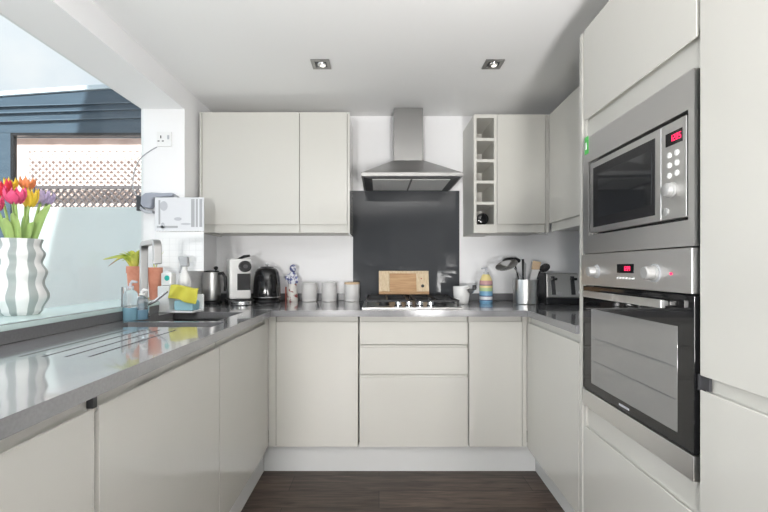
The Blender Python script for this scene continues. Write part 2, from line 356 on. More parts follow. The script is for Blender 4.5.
p0 = rp(2.225)
RROT = -PI/2 - TH
r_ = base_unit('base_cabinet', 'cream gloss base cabinet on the right beside the oven tower', p0, RROT, .594, .59, [('door', DB, DT, .032)])
B().box(-.031, 0, .004, .026, DB, DT).build('corner_filler', W['gloss'], r_, bevel=.001)
# plinths
tag(B().box(-.646, .879, 2.303, 2.318, 0, DB - .001).build('plinth', W['plinth']), 'pale grey plinth board under the back cabinets', 'plinth', 'plinth boards')
tag(B().box(-.662, -.647, -.6, 2.302, 0, DB - .001).build('plinth', W['plinth']), 'pale grey plinth board under the left cabinets', 'plinth', 'plinth boards')
q0, q1 = rp(.3, .068), rp(2.304, .068)
tag(B().slab([q0, (q0[0] + .015, q0[1]), (q1[0] + .015, q1[1]), q1], 0, DB - .001).build('plinth', W['plinth']), 'pale grey plinth board under the right cabinets', 'plinth', 'plinth boards')

# worktop: one continuous slab with sink cut-outs and drainer grooves
WT, WB = .912, .879
def worktop():
    gx = [-.99, -.93, -.87, -.81, -.75]
    xs = [LW + .001, -1.06, *sum([[g - .005, g + .005] for g in gx], []), -.70, -.65, -.578, .738, 1.355]
    xs = sorted(set(xs))
    ys = [-.6, 1.06, 1.52, 1.59, 1.73, 1.765, 1.63, 2.12, 2.20, BACK - .001]
    ys = sorted(set(ys))
    def lev(i, j):
        if i < 0 or j < 0 or i >= len(xs) - 1 or j >= len(ys) - 1: return None
        x = (xs[i] + xs[i+1]) / 2; y = (ys[j] + ys[j+1]) / 2
        if -1.06 < x < -.65 and 1.59 < y < 1.73: return None
        if -1.06 < x < -.70 and 1.765 < y < 2.12: return None
        if y > 2.20: return 0.0
        if x < -.578:
            if 1.06 < y < 1.52 and any(abs(x - g) < .004 for g in gx): return -.005
            return 0.0
        if x > .738 and y > 1.63: return 0.0
        return None
    b = B(); vd = {}
    def V(i, j, z):
        x, y = xs[i], ys[j]
        if x > .7:
            c = x - .75; x = .75 + c + y * TH
        k = (i, j, round(z, 5))
        if k not in vd: vd[k] = b.bm.verts.new((x, y, z))
        return vd[k]
    for i in range(len(xs) - 1):
        for j in range(len(ys) - 1):
            l = lev(i, j)
            if l is None: continue
            t = WT + l
            b.bm.faces.new((V(i,j,t), V(i+1,j,t), V(i+1,j+1,t), V(i,j+1,t)))
            b.bm.faces.new((V(i,j,WB), V(i,j+1,WB), V(i+1,j+1,WB), V(i+1,j,WB)))
            for (di, dj, e) in ((-1,0,((i,j),(i,j+1))), (1,0,((i+1,j+1),(i+1,j))), (0,-1,((i+1,j),(i,j))), (0,1,((i,j+1),(i+1,j+1)))):
                m = lev(i+di, j+dj)
                lo = WB if m is None else WT + m
                if lo < t - 1e-6:
                    (a, c), (e2, f) = e
                    b.bm.faces.new((V(a,c,t), V(e2,f,t), V(e2,f,lo), V(a,c,lo)))
    return b.build('worktop', W['quartz'], smooth=False)
tag(worktop(), 'continuous grey quartz worktop along three sides with drainer grooves', 'worktop')
tag(B().box(LW + .0015, LW + .018, -.6, REV + .46, WT + .0005, SILL).build('upstand', W['honed'], bevel=.0015), 'grey quartz upstand along the window side behind the sink', 'upstand', 'quartz upstands')
tag(B().box(LW + .019, -.182 - .003, BACK - .018, BACK - .001, WT + .0005, .962).build('upstand', W['honed'], bevel=.0015), 'grey quartz upstand behind the kettle and canisters', 'upstand', 'quartz upstands')
tag(B().box(.565, 1.40, BACK - .018, BACK - .001, WT + .0005, .962).build('upstand', W['honed'], bevel=.0015), 'grey quartz upstand behind the utensil pot', 'upstand', 'quartz upstands')
tag(B().box(-.182, .562, BACK - .010, BACK - .001, WT + .0005, at(0, 191, BACK).z).build('splashback', W['glassgrey'], bevel=.001), 'dark grey glass splashback behind the hob', 'splashback')

# sink bowls
sk = thing('sink', 'stainless steel undermount sink of two bowls set in left worktop', 'sink', (0, 0, 0))
def bowl(x0, x1, y0, y1, dep):
    b = B(); t = .002; z0 = WB - dep
    b.box(x0, x1, y0, y1, z0 - t, z0); b.box(x0 - t, x0, y0, y1, z0, WB - .0005); b.box(x1, x1 + t, y0, y1, z0, WB - .0005)
    b.box(x0, x1, y0 - t, y0, z0, WB - .0005); b.box(x0, x1, y1, y1 + t, z0, WB - .0005); return b
bowl(-1.062, -.648, 1.588, 1.732, .13).build('small_bowl', W['sink'], sk, smooth=False)
bowl(-1.062, -.698, 1.763, 2.122, .17).build('large_bowl', W['sink'], sk, smooth=False)
B().lathe([(.035, 0), (.035, .004), (.02, .004)], (-.88, 1.94, WB - .17), 24).build('drain', W['chrome'], sk)

# tap: tall square neck, outlet towards the bowls
tp = thing('tap', 'tall brushed steel mixer tap with square bent neck behind the sink', 'tap', (-1.09, 1.90, WT))
ux, uy = .172, -.19
L = math.hypot(ux, uy); ux, uy = ux / L, uy / L
B().lathe([(.028, 0), (.028, .006), (.022, .008), (.022, .09), (.018, .095)], (0, 0, 0), 24).build('tap_body', W['chrome'], tp)
def flat_path(pts, w, t):                                   # flat bar bent in the plane of (ux,uy) and z
    b = B(); side = Vector((-uy, ux, 0)) * w; rings = []
    for i, (s, z) in enumerate(pts):
        a = Vector(pts[min(i+1, len(pts)-1)]) - Vector(pts[max(i-1, 0)]); a.normalize(); nrm = Vector((-a.y, a.x))
        c = Vector((ux*s, uy*s, z)); n3 = Vector((ux*nrm.x, uy*nrm.x, nrm.y)) * t
        rings.append([b.bm.verts.new(c + q) for q in (side + n3, side - n3, -side - n3, -side + n3)])
    for a, c in zip(rings, rings[1:]):
        for k in range(4): b.bm.faces.new((a[k], a[(k+1) % 4], c[(k+1) % 4], c[k]))
    b.bm.faces.new(rings[0][::-1]); b.bm.faces.new(rings[-1]); return b
arc = [(0, .09), (0, .30)] + [(.03 - .03*math.cos(k*PI/8), .31 + .03*math.sin(k*PI/8)) for k in range(1, 5)] + [(.20 + .03*math.sin(k*PI/8), .31 + .03*math.cos(k*PI/8)) for k in range(0, 4)] + [(.23, .31), (.23, .245)]
flat_path(arc, .0165, .011).build('spout', W['tapgrey'], tp, bevel=.004)
B().tube([(.01, -.01, .06), (.05, .0, .075), (.10, .02, .12)], [.012, .007, .006], 12).build('lever', W['chrome'], tp)

# ------------------------------------------------------------------ wall units
FW = 2.547
def wall_unit(name, label, loc, rz, w, d, z0, z1, lip=.05, door=True, hinge_gap=0):
    r = thing(name, label, 'wall cabinet', (loc[0], loc[1], 0), rz, 'handleless wall cabinets')
    b = B(); t = .018
    b.box(0, t, .025, d, z0 + .004, z1); b.box(w - t, w, .025, d, z0 + .004, z1)
    b.box(t, w - t, .025, d, z0 + .004, z0 + .022); b.box(t, w - t, .025, d, z1 - t, z1); b.box(t, w - t, d - t, d, z0 + .022, z1 - t)
    b.build('carcass', W['carcass'], r, smooth=False)
    B().prism(jprof(z0, z1, lip, top=False), .0015, w - .0015).build('door', W['gloss'], r, bevel=.0012, smooth=False)
    return r
ZL0, ZL1, ZR0, ZR1 = 1.360, 2.108, 1.362, 2.094
xa, xb, xc = at(202, 0, FW).x, at(299.5, 0, FW).x, at(347.5, 0, FW).x
r_ = wall_unit('wall_cabinet', 'wide cream gloss wall cabinet at upper left beside the white pier', (xa, FW), 0, xb - xa - .001, .325, ZL0, ZL1)
r_2 = wall_unit('wall_cabinet', 'narrower cream gloss wall cabinet left of the extractor hood', (xb, FW), 0, xc - xb - .001, .325, ZL0, ZL1)
adopt(B().box(xc, xc + .014, FW, BACK - .002, ZL0 - .004, ZL1).build('end_panel', W['gloss'], bevel=.001), r_2)
adopt(B().box(xa - .016, xa - .002, FW, BACK - .002, ZL0 - .004, ZL1).build('end_panel', W['gloss'], bevel=.001), r_)
# wine rack
x0, x1 = at(473.7, 0, FW).x, at(497, 0, FW).x
wk = thing('wine_rack', 'tall cream wine rack of five open cubbies right of the hood', 'wine rack', (x0, FW, 0))
ww = x1 - x0
b = B(); t = .018; zt = [267.5]
b.box(0, t, 0, .325, ZR0 - .004, ZR1); b.box(ww - t, ww - .001, 0, .325, ZR0 - .004, ZR1)
b.box(t, ww - t, .307, .325, ZR0 + .02, ZR1 - .02); b.box(t, ww - t, 0, .325, ZR1 - .022, ZR1); b.box(t, ww - t, 0, .325, ZR0 - .004, ZR0 + .048)
b.build('rack_frame', W['carcass'], wk, smooth=False)
zlo, zhi = ZR0 + .048, ZR1 - .022
for k in range(1, 5):
    z = zlo + (zhi - zlo) * k / 5
    B().box(t, ww - t, .002, .307, z - .009, z + .009).build('rack_shelf', W['carcass'], wk, smooth=False)
wb = thing('wine_bottle', 'dark wine bottle lying in the lowest cubby of the wine rack', 'bottle', (x0 + .062, FW + .02, zlo + .0375))
B().lathe([(.03, 0), (.037, .004), (.037, .19), (.03, .215), (.015, .25), (.0145, .28)], n=28).xf(Matrix.Rotation(-PI/2, 4, 'X')).build('bottle_body', W['blackgl'], wb)
B().lathe([(.0, -.001), (.02, -.002), (.027, .0)], n=24, capb=False).xf(Matrix.Rotation(-PI/2, 4, 'X')).build('punt', W['blackgl'], wb)
x2 = at(546, 0, FW).x
r_ = wall_unit('wall_cabinet', 'cream gloss wall cabinet between the wine rack and the right corner', (x1, FW), 0, x2 - x1 - .001, .325, ZR0, ZR1)
# right hand wall unit, faces left
off = .978 - .75
pr = rp(FW - .02, off)
wall_unit('wall_cabinet', 'cream gloss wall cabinet on the right wall beside the oven tower', pr, RROT, .595, RW - off - .004, ZR0 + .001, ZR1 - .012, lip=.05)
pr = rp(FW + .0, off)
adopt(B().box(x2 + .001, x2 + .022, FW + .004, FW + .03, ZR0, ZR1).build('corner_filler', W['gloss'], bevel=.001), r_)
pk = at(545, 237.5, 2.66)
tag(B().lathe([(.03, 0), (.03, .008), (.022, .010)], (pk.x - .01, pk.y, ZR0 - .006), 24).build('downlight', W['white']), 'small round light under the right corner wall cabinet', 'light')

# ------------------------------------------------------------------ extractor hood
hd = thing('extractor_hood', 'stainless steel chimney extractor hood above the hob', 'extractor hood', (.195, 0, 0))
hz, hf = 1.681, 2.41
b = B()
b.box(-.30, .30, hf, BACK - .012, hz, hz + .022)
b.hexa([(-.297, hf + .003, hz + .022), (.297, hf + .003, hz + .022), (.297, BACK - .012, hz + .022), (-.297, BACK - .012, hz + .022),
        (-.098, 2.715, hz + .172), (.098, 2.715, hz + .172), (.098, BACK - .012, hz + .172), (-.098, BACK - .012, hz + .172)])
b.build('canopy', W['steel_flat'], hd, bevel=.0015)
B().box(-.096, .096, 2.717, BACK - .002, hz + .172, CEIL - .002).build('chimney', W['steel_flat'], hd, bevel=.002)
B().box(-.285, .285, hf + .015, BACK - .03, hz - .006, hz - .0005).build('underside', W['darkgap'], hd)
for sx in (-1, 1):
    xa_, xb_ = (-.235, -.006) if sx < 0 else (.006, .235)
    B().box(xa_, xb_, hf + .055, BACK - .07, hz - .011, hz - .0065).build('filter', W['mesh'], hd, bevel=.002)

# ------------------------------------------------------------------ hob
hb = thing('hob', 'stainless steel four burner gas hob under the extractor hood', 'hob', (.19, 2.535, WT))
B().box(-.285, .278, -.255, .262, .0005, .008).build('hob_plate', W['steel'], hb, bevel=.003)
burn = [(-.16, .12, .045), (.16, .12, .035), (-.16, -.11, .032), (.17, -.1, .04)]
for x, y, r in burn:
    q = B().lathe([(r, 0), (r, .008), (r * .85, .012), (r*.85, .018), (r * .8, .021), (0.001, .022)], (x, y, .008), 28, capt=False).build('burner', W['iron'], hb)
for sx in (-1, 1):
    b = B(); xo = sx * .142
    for yy in (-.20, .02, .245): b.box(xo - .125, xo + .125, yy - .005, yy + .005, .036, .046)
    for xx in (-.12, 0, .12): b.box(xo + xx - .005, xo + xx + .005, -.195, .24, .0355, .0455)
    for xx in (-.12, .12):
        for yy in (-.19, .235): b.box(xo + xx - .006, xo + xx + .006, yy - .006, yy + .006, .008, .0365)
    b.build('pan_support', W['iron'], hb, smooth=False)
for k in range(4):
    kx = .108 + .0607 * k - .19
    kn = B().lathe([(.023, 0), (.023, .005), (.0195, .008), (.0185, .030), (.015, .033)], (kx, -.225, .008), 24).build('knob', W['chrome'], hb)
    B().lathe([(.0205, 0), (.0205, .012)], (kx, -.225, .009), 24).build('knob_ring', W['black'], kn)

# ------------------------------------------------------------------ oven tower and fridge housing
YT0, YT1 = 1.583, 1.000                                    # far and near edge of the tower opening
def tx(px): return YT0 - F * .75 / (px - 390)             # along the tower from its far edge
def tz(px, py): return EYE + (VY - py) * .75 / (px - 390)
tr = rp(YT0)
TW = YT0 - YT1
ht = thing('oven_tower', 'tall cream gloss housing around the microwave and oven', 'cabinet', (*tr, 0), RROT)
b = B(); TOP = 2.057
b.box(-.040, -.019, 0, .585, DB, TOP); b.box(TW, TW + .004, .03, .585, DB, TOP); b.box(-.018, TW, .567, .585, DB, TOP)
b.box(-.018, TW, .04, .567, .60, .614); b.box(-.018, TW, .04, .567, TOP - .018, TOP); b.box(-.018, TW, .04, .567, 1.634, 1.65)
b.box(-.018, -.002, .006, .567, DB, TOP)
b.build('carcass', W['gloss'], ht, smooth=False)
B().prism(jprof(1.634, TOP, .073, top=False), .0, TW - .004).build('top_door', W['gloss'], ht, bevel=.0012, smooth=False)
B().prism(jprof(DB, .614, .079), .0, TW - .002).build('drawer', W['gloss'], ht, bevel=.0012, smooth=False)
fg = thing('fridge_housing', 'tall cream gloss fridge cabinet at the right edge nearest the viewer', 'cabinet', (*rp(YT1 - .006), 0), RROT)
carcass(B(), .60, .585, DB, TOP).build('carcass', W['carcass'], fg, smooth=False)
B().box(.0015, .5985, 0, .024, .882, TOP).build('upper_door', W['gloss'], fg, bevel=.0015)
B().prism(jprof(DB, .879, .031), .0015, .5985).build('lower_door', W['gloss'], fg, bevel=.0012, smooth=False)
B().box(-.0055, .0012, -.0005, .02, .846, .884).build('hinge_cap', W['darkgap'], fg)
B().box(.0016, .026, .003, .010, .8495, .879).build('profile_cap', W['darkgap'], fg)

def dig(b, x, z, w, h, ch, t, y):
    seg = {'0': 'abcdef', '1': 'bc', '2': 'abged', '8': 'abcdefg', '4': 'fgbc', '5': 'afgcd'}[ch]
    R = {'a': (0, w, h - t, h), 'd': (0, w, 0, t), 'g': (0, w, h/2 - t/2, h/2 + t/2), 'b': (w - t, w, h/2, h), 'c': (w - t, w, 0, h/2), 'f': (0, t, h/2, h), 'e': (0, t, 0, h/2)}
    for s in seg:
        q = R[s]; b.box(x + q[0], x + q[1], y - .0006, y, z + q[2], z + q[3])
# oven
ov = thing('oven', 'stainless steel and black glass built-in oven below the microwave', 'oven', (*tr, 0), RROT)
OX0, OX1 = .002, TW - .003
B().box(OX0 + .01, OX1 - .01, .03, .55, .618, 1.19).build('oven_body', W['darkgap'], ov, smooth=False)
B().box(OX0, OX1, -.012, .029, 1.078, 1.192)  .build('control_panel', W['panel'], ov, bevel=.002)
for px, py, r in ((599, 271.5, .021), (658, 273, .022)):
    x, z = tx(px) + .005, tz(px, py)
    k = B().lathe([(r * 1.02, 0), (r * 1.02, .008), (r * .86, .010), (r * .82, .028), (r * .7, .031)], n=28).xf(Matrix.Translation((x, -.0122, z)) @ Matrix.Rotation(PI/2, 4, 'X')).build('knob', W['satin'], ov)
    B().lathe([(r * 1.18, 0), (r * 1.18, .004)], n=28).xf(Matrix.Translation((x, -.0121, z)) @ Matrix.Rotation(PI/2, 4, 'X')).build('knob_collar', W['greylab'], k)
xd0, xd1 = tx(621), tx(638); zd0, zd1 = tz(630, 273), tz(630, 264)
ds = B().box(xd0, xd1, -.0135, -.0121, zd0, zd1).build('display', W['blackgl'], ov)
b = B(); xx = xd0 + (xd1 - xd0) * .42
for ch in '1204':
    dig(b, xx, zd0 + .007, .0065, .014, ch, .0018, -.0136); xx += .0095
b.build('display_digits', W['red'], ds, smooth=False)
for k in range(6):
    x = tx(621) + .003 + k * (tx(638) - tx(621) - .006) / 5
    B().lathe([(.0032, 0), (.0032, .003)], n=12).xf(Matrix.Translation((x, -.0122, tz(630, 278.3))) @ Matrix.Rotation(PI/2, 4, 'X')).build('button', W['white'], ov)
B().lathe([(.0035, 0), (.0035, .002)], n=12).xf(Matrix.Translation((tx(675.7), -.0122, tz(675.7, 273.7))) @ Matrix.Rotation(PI/2, 4, 'X')).build('indicator', W['red'], ov)
od = B().box(OX0, OX1, -.006, .026, .684, 1.073).build('oven_door', W['blackgl'], ov, bevel=.002)
xw0, xw1 = tx(593), tx(680)
B().box(xw0, xw1, -.0072, -.0055, .716, .991).build('oven_window', W['ovenglass'], od, bevel=.001)
rk = B()
for z in (.80, .885): rk.box(xw0 + .01, xw1 - .01, -.0078, -.0071, z - .0012, z + .0012)
rk.build('rack_line', W['picdark'], od, smooth=False)
b = B(); b.box(.078, .512, -.043, -.029, 1.036, 1.058); b.box(.10, .118, -.030, -.006, 1.040, 1.054); b.box(.472, .49, -.030, -.006, 1.040, 1.054)
b.build('door_handle', W['panel'], od, bevel=.003)
b = B()
for k in range(8):
    x = tx(621) + k * .0072; b.box(x, x + .005, -.0068, -.0061, .6965, .7035)
b.build('badge', W['palegrey'], od, smooth=False)
B().box(OX0, OX1, -.008, .026, .618, .681).build('base_trim', W['steel'], ov, bevel=.002)
# microwave
mw = thing('microwave', 'stainless steel built-in microwave with trim frame above the oven', 'microwave', (*tr, 0), RROT)
MX0, MX1, MZ0, MZ1 = tx(590), tx(690.5), 1.262, 1.537
b = B(); y0, y1 = -.006, .03
b.box(OX0, MX0, y0, y1, 1.196, 1.631); b.box(MX1, OX1, y0, y1, 1.196, 1.631); b.box(MX0, MX1, y0, y1, 1.196, MZ0); b.box(MX0, MX1, y0, y1, MZ1, 1.631)
b.build('trim_frame', W['steel'], mw, smooth=False)
B().box(MX0 + .0005, MX1 - .0005, .012, .45, MZ0 + .0005, MZ1 - .0005).build('microwave_body', W['black'], mw, smooth=False)
xs_ = tx(662.5)
dr = B().box(MX0 + .009, xs_ - .001, -.004, .0115, MZ0 + .009, MZ1 - .009).build('microwave_door', W['steel'], mw, bevel=.002)
fw0, fw1 = tx(594.5), tx(656.5); fz0, fz1 = 1.290, 1.507
B().box(fw0, fw1, -.0055, -.0035, fz0, fz1).build('door_border', W['black'], dr, bevel=.001)
B().box(fw0 + .035, fw1 - .012, -.0064, -.0050, fz0 + .03, fz1 - .03).build('door_window', W['mwglass'], dr, bevel=.001)
cp = B().box(xs_ + .001, MX1 - .009, -.004, .0115, MZ0 + .009, MZ1 - .009).build('control_panel', W['panel'], mw, bevel=.002)
dx0, dx1 = tx(667.5), tx(684); dz0, dz1 = tz(675, 144.5), tz(675, 131.5)
ds = B().box(dx0, dx1, -.0055, -.0035, dz0, dz1).build('display', W['blackgl'], cp)
b = B(); xx = dx0 + .019
for ch in '1205':
    dig(b, xx, dz0 + .009, .0078, .0165, ch, .002, -.0056); xx += .0108
b.build('display_digits', W['red'], ds, smooth=False)
for py in (155.5, 165.5, 175.8):
    for px, dy in ((670.8, 0), (678.3, -3)):
        B().lathe([(.0078, 0), (.0075, .002), (.005, .003)], n=16).xf(Matrix.Translation((tx(px), -.0042, tz(px, py + dy))) @ Matrix.Rotation(PI/2, 4, 'X')).build('button', W['white'], cp)
B().lathe([(.021, 0), (.021, .006), (.018, .008), (.017, .018), (.014, .020)], n=28).xf(Matrix.Translation((tx(673), -.0042, tz(673, 190))) @ Matrix.Rotation(PI/2, 4, 'X')).build('dial', W['satin'], cp)
B().lathe([(.011, 0), (.011, .003), (.009, .004)], n=20).xf(Matrix.Translation((tx(667.5), -.0042, tz(667.5, 212))) @ Matrix.Rotation(PI/2, 4, 'X')).build('round_button', W['satin'], cp)
stk = thing('energy_sticker', 'small green sticker at the left edge of the microwave frame', 'sticker', (*tr, 0), RROT)
zs0, zs1 = tz(586, 153), tz(586, 141)
B().box(.018, .046, -.0072, -.0062, zs0 - .01, zs1 + .01).build('sticker_sheet', W['green'], stk)
B().box(.024, .034, -.0078, -.0073, zs0 + .008, zs1 - .012).build('sticker_print', W['paper'], stk)

# ------------------------------------------------------------------ ceiling spots
def spot(px, label):
    y = F * (CEIL - EYE) / (VY - 63.7); x = (px - VX) * y / F
    r = thing('ceiling_spotlight', label, 'spotlight', (x, y, CEIL), 0, 'recessed ceiling spotlights')
    b = B(); w = .048; h = .03
    b.box(-w, -h, -w, w, -.006, -.0005); b.box(h, w, -w, w, -.006, -.0005); b.box(-h, h, -w, -h, -.006, -.0005); b.box(-h, h, h, w, -.006, -.0005)
    b.build('bezel', W['steel_flat'], r, smooth=False)
    B().box(-h, h, -h, h, -.0014, -.0005).build('recess', W['darkgap'], r)
    B().lathe([(.022, 0), (.024, .004)], (0.004, .004, -.0056), 24).build('lamp', W['chrome'], r)
    B().lathe([(.012, 0), (.014, .002)], (.008, .012, -.0078), 20).build('lens', W['spot_in'], r)
spot(321, 'square steel recessed ceiling spotlight on the left'); spot(493, 'square steel recessed ceiling spotlight on the right')

# ------------------------------------------------------------------ things on the back worktop, left half
def wp(px, Y): return ((px - VX) * Y / F, Y, WT + .0006)
jg = thing('electric_jug', 'slim stainless steel jug with black handle left of the coffee machine', 'jug', wp(211.5, 2.62))
B().lathe([(.062, 0), (.064, .006), (.062, .016), (.05, .020)], n=36).build('power_base', W['black'], jg)
B().lathe([(.053, .022), (.056, .026), (.055, .10), (.053, .195), (.051, .2)], n=36).build('jug_body', W['panel'], jg)
B().lathe([(.047, .2005), (.046, .208), (.02, .213)], n=36).build('jug_lid', W['black'], jg)
B().lathe([(.006, .213), (.012, .222), (.014, .232), (.006, .238)], (.028, 0, 0), n=16).build('lid_knob', W['black'], jg)
B().tube([(.044, -.01, .19), (.075, -.012, .195), (.092, -.014, .17), (.096, -.014, .12), (.09, -.014, .08)], [.009, .011, .011, .010, .008], 12).build('jug_handle', W['black'], jg)
cm = thing('coffee_machine', 'cream capsule coffee machine with black front beside the steel jug', 'coffee machine', wp(240.5, 2.57), .5)
cm.scale = (1.1, 1.0, 1.04)
b = B().slab([(-.06, 0), (.06, 0), (.055, .16), (-.055, .16)], .03, .275)
b.build('machine_body', W['ceramic'], cm, bevel=.012, seg=3)
B().lathe([(.034, 0), (.034, .03), (.030, .036)], n=28).xf(Matrix.Translation((.022, .0, .228)) @ Matrix.Rotation(PI/2, 4, 'X')).build('brew_head', W['black'], cm)
B().lathe([(.012, 0), (.012, .006)], n=20).xf(Matrix.Translation((.022, -.0362, .228)) @ Matrix.Rotation(PI/2, 4, 'X')).build('head_button', W['darkgap'], cm)
b = B().box(-.018, .055, -.004, .001, .085, .185); b.build('front_grille', W['black'], cm, bevel=.002)
b = B()
for k in range(7): b.box(-.013, .05, -.0058, -.0041, .095 + k * .0125, .099 + k * .0125)
b.build('grille_slats', W['black'], cm, smooth=False)
B().tube([(-.01, .02, .272), (.02, .0, .288), (.05, -.012, .293)], [.006, .009, .007], 12).build('top_lever', W['black'], cm)
B().slab([(-.05 + .055*math.cos(PI + k*PI/12) + .05, -.055 + .05*math.sin(PI + k*PI/12)) for k in range(13)] + [(.055, .02), (-.055, .02)], .001, .022).build('drip_tray', W['chrome'], cm, bevel=.003)
B().box(-.066, .066, .0, .165, 0, .0295).build('machine_foot', W['black'], cm, bevel=.004)
B().box(-.05, .05, .1605, .19, .03, .25).build('water_tank', W['black'], cm, bevel=.006)
kt = thing('kettle', 'black rounded kettle with knobbed lid left of the patterned figurine', 'kettle', wp(267, 2.71))
B().lathe([(.086, 0), (.088, .008), (.082, .02)], n=40).build('power_base', W['black'], kt)
B().lathe([(.082, .021), (.088, .026), (.0895, .04), (.088, .10), (.083, .16), (.076, .20), (.064, .220), (.046, .229)], n=40).build('kettle_body', W['kettleblack'], kt)
B().lathe([(.0885, 0), (.0905, .004), (.0885, .008)], (0, 0, .034), n=40, capb=False, capt=False).build('steel_band', W['chrome'], kt)
B().lathe([(.045, .2295), (.04, .235), (.012, .239)], n=32).build('lid', W['black'], kt)
B().lathe([(.006, .2392), (.006, .244), (.012, .248), (.012, .254), (.005, .257)], n=20).build('lid_knob', W['chrome'], kt)
B().tube([(-.015, -.07, .15), (-.02, -.092, .17), (-.022, -.102, .182)], [.020, .014, .011], 14).build('kettle_spout', W['black'], kt)
B().tube([(.02, .06, .21), (.025, .10, .20), (.027, .112, .13), (.025, .085, .06)], [.012, .012, .012, .010], 12).build('kettle_handle', W['black'], kt)
fi = thing('figurine', 'blue and white patterned ceramic figurine on red and white base', 'figurine', wp(292.5, 2.79))
B().lathe([(.036, 0), (.038, .01), (.034, .06), (.030, .10), (.028, .12)], n=28).build('figurine_base', W['redwhite'], fi)
B().lathe([(.028, .1205), (.033, .135), (.030, .175), (.018, .195), (.012, .2)], n=28).build('figurine_body', W['delft'], fi)
B().ball((.004, 0, .225), .024, .022, .027).build('figurine_head', W['delft'], fi)
B().tube([(-.022, -.005, .18), (-.036, -.01, .165), (-.038, -.012, .145)], [.011, .012, .010], 12).build('figurine_arm', W['delft'], fi)
B().tube([(.024, -.005, .175), (.034, -.012, .15), (.03, -.02, .125)], [.010, .011, .010], 12).build('figurine_arm', W['delft'], fi)
B().box(-.046, -.039, -.02, .0, .0, .10).build('red_prop', W['r1'], fi, bevel=.003)
for px, lab, wl_ in ((309.5, 'pale grey ribbed canister nearest the patterned figurine', 0), (329.3, 'pale grey ribbed canister in the middle of the three', 0), (352, 'pale grey canister with tan lid edge beside the splashback', 1)):
    cn = thing('canister', lab, 'canister', wp(px, 2.79), 0, 'grey kitchen canisters')
    n = 64; b = B()
    prof = [(.049, .018), (.0515, .024), (.0515, .112), (.050, .116)]
    b.lathe(prof, n=n)
    for v in b.bm.verts:
        if .02 < v.co.z < .114:
            a = math.atan2(v.co.y, v.co.x); k = 1 + .012 * math.cos(a * 32); v.co.x *= k; v.co.y *= k
    b.build('canister_body', W['canister'], cn)
    B().lathe([(.048, 0), (.0505, .003), (.0505, .0178)], n=48).build('foot_band', W['caniswhite'], cn)
    B().lathe([(.051, .1165), (.052, .119), (.052, .127), (.048, .131)], n=48).build('lid', W['lidwood'] if wl_ else W['canister'], cn)

# ------------------------------------------------------------------ around the hob and right half
cb = thing('chopping_board', 'wooden chopping board with pale end leaning against the splashback', 'chopping board', (at(404, 0, 2.79).x, 2.789, WT + .0468), 0)
M_ = Matrix.Rotation(math.radians(-17), 4, 'X')
def board(nm, x0, x1, y0, y1, z0, z1, m): return B().box(x0, x1, y0, y1, z0, z1).xf(M_).build(nm, m, cb, bevel=.0015)
board('board_middle', -.098, .086, -.009, .009, .02, .148, W['wood'])
board('end_block', -.171, -.0985, -.009, .009, .02, .148, W['wood2'])
board('end_block', .0865, .171, -.009, .009, .02, .148, W['wood2'])
board('edge_rail', -.171, .171, -.009, .009, .0, .0198, W['wood'])
board('edge_rail', -.171, .171, -.009, .009, .1482, .166, W['wood2'])
B().lathe([(.011, 0), (.011, .001)], n=20).xf(M_ @ Matrix.Translation((.128, -.0092, .058)) @ Matrix.Rotation(PI/2, 4, 'X')).build('finger_hole', W['black'], cb)
B().lathe([(.005, 0), (.005, .001)], n=14).xf(M_ @ Matrix.Translation((.12, -.0092, .11)) @ Matrix.Rotation(PI/2, 4, 'X')).build('brand_mark', W['r1'], cb)
mg = thing('mug', 'white china pot right of the hob with a strainer resting on it', 'mug', wp(461.5, 2.60))
B().lathe([(.040, 0), (.044, .006), (.051, .06), (.054, .112), (.050, .112), (.047, .06), (.038, .012), (.001, .011)], n=36, capt=False).build('mug_body', W['ceramic'], mg)
stn = thing('tea_strainer', 'small steel strainer with dark handle at the right rim of the white pot', 'strainer', (wp(468, 2.60)[0] + .004, 2.555, WT + .095))
B().lathe([(.004, -.028), (.02, -.02), (.030, -.002), (.032, .002), (.029, .0), (.018, -.018), (.004, -.025)], n=28, capt=False).build('strainer_bowl', W['chrome'], stn)
B().tube([(.028, 0, .002), (.036, -.012, .012)], [.004, .004], 8).build('strainer_neck', W['chrome'], stn)
B().box(.008, .03, -.036, -.02, -.004, .028).build('strainer_handle', W['black'], stn, bevel=.004)
sb = thing('soap_bottle', 'multicolour striped bottle with grey pump left of the utensil pot', 'bottle', wp(486, 2.63))
zz = 0; cols = [('b1', .02), ('b2', .006), ('w1', .02), ('b2', .006), ('b1', .028), ('g1', .022), ('y1', .014), ('b2', .005), ('p1', .026), ('y1', .02), ('y1', .02)]
rad = lambda z: .041 if z < .14 else .041 - .022 * ((z - .14) / .05) ** 1.3
slots = ['b1', 'b2', 'w1', 'g1', 'y1', 'p1']; prof = [(.038, 0)]; mi = []; z = 0.0
for c_, h in cols:
    for s_ in range(2):
        z += h / 2; prof.append((rad(min(z, .19)), z)); mi.append(slots.index(c_))
B().lathe(prof, n=36, matf=lambda i, k: mi[i]).build('bottle_body', [W[s_] for s_ in slots], sb)
B().lathe([(.017, 0), (.017, .014), (.007, .016), (.007, .034)], (0, 0, z + .0004), n=24).build('pump_collar', W['palegrey'], sb)
B().tube([(.004, 0, z + .036), (-.012, -.004, z + .041), (-.03, -.008, z + .036)], [.009, .007, .005], 12).build('pump_nozzle', W['palegrey'], sb)
up = thing('utensil_pot', 'stainless steel utensil pot near the right corner of the worktop', 'pot', wp(525.5, 2.62))
B().lathe([(.072, 0), (.075, .003), (.077, .152), (.0765, .155), (.0735, .152), (.072, .006), (.001, .005)], n=44, capt=False).build('pot_body', W['steel'], up)
ub = Vector(wp(525.5, 2.62))
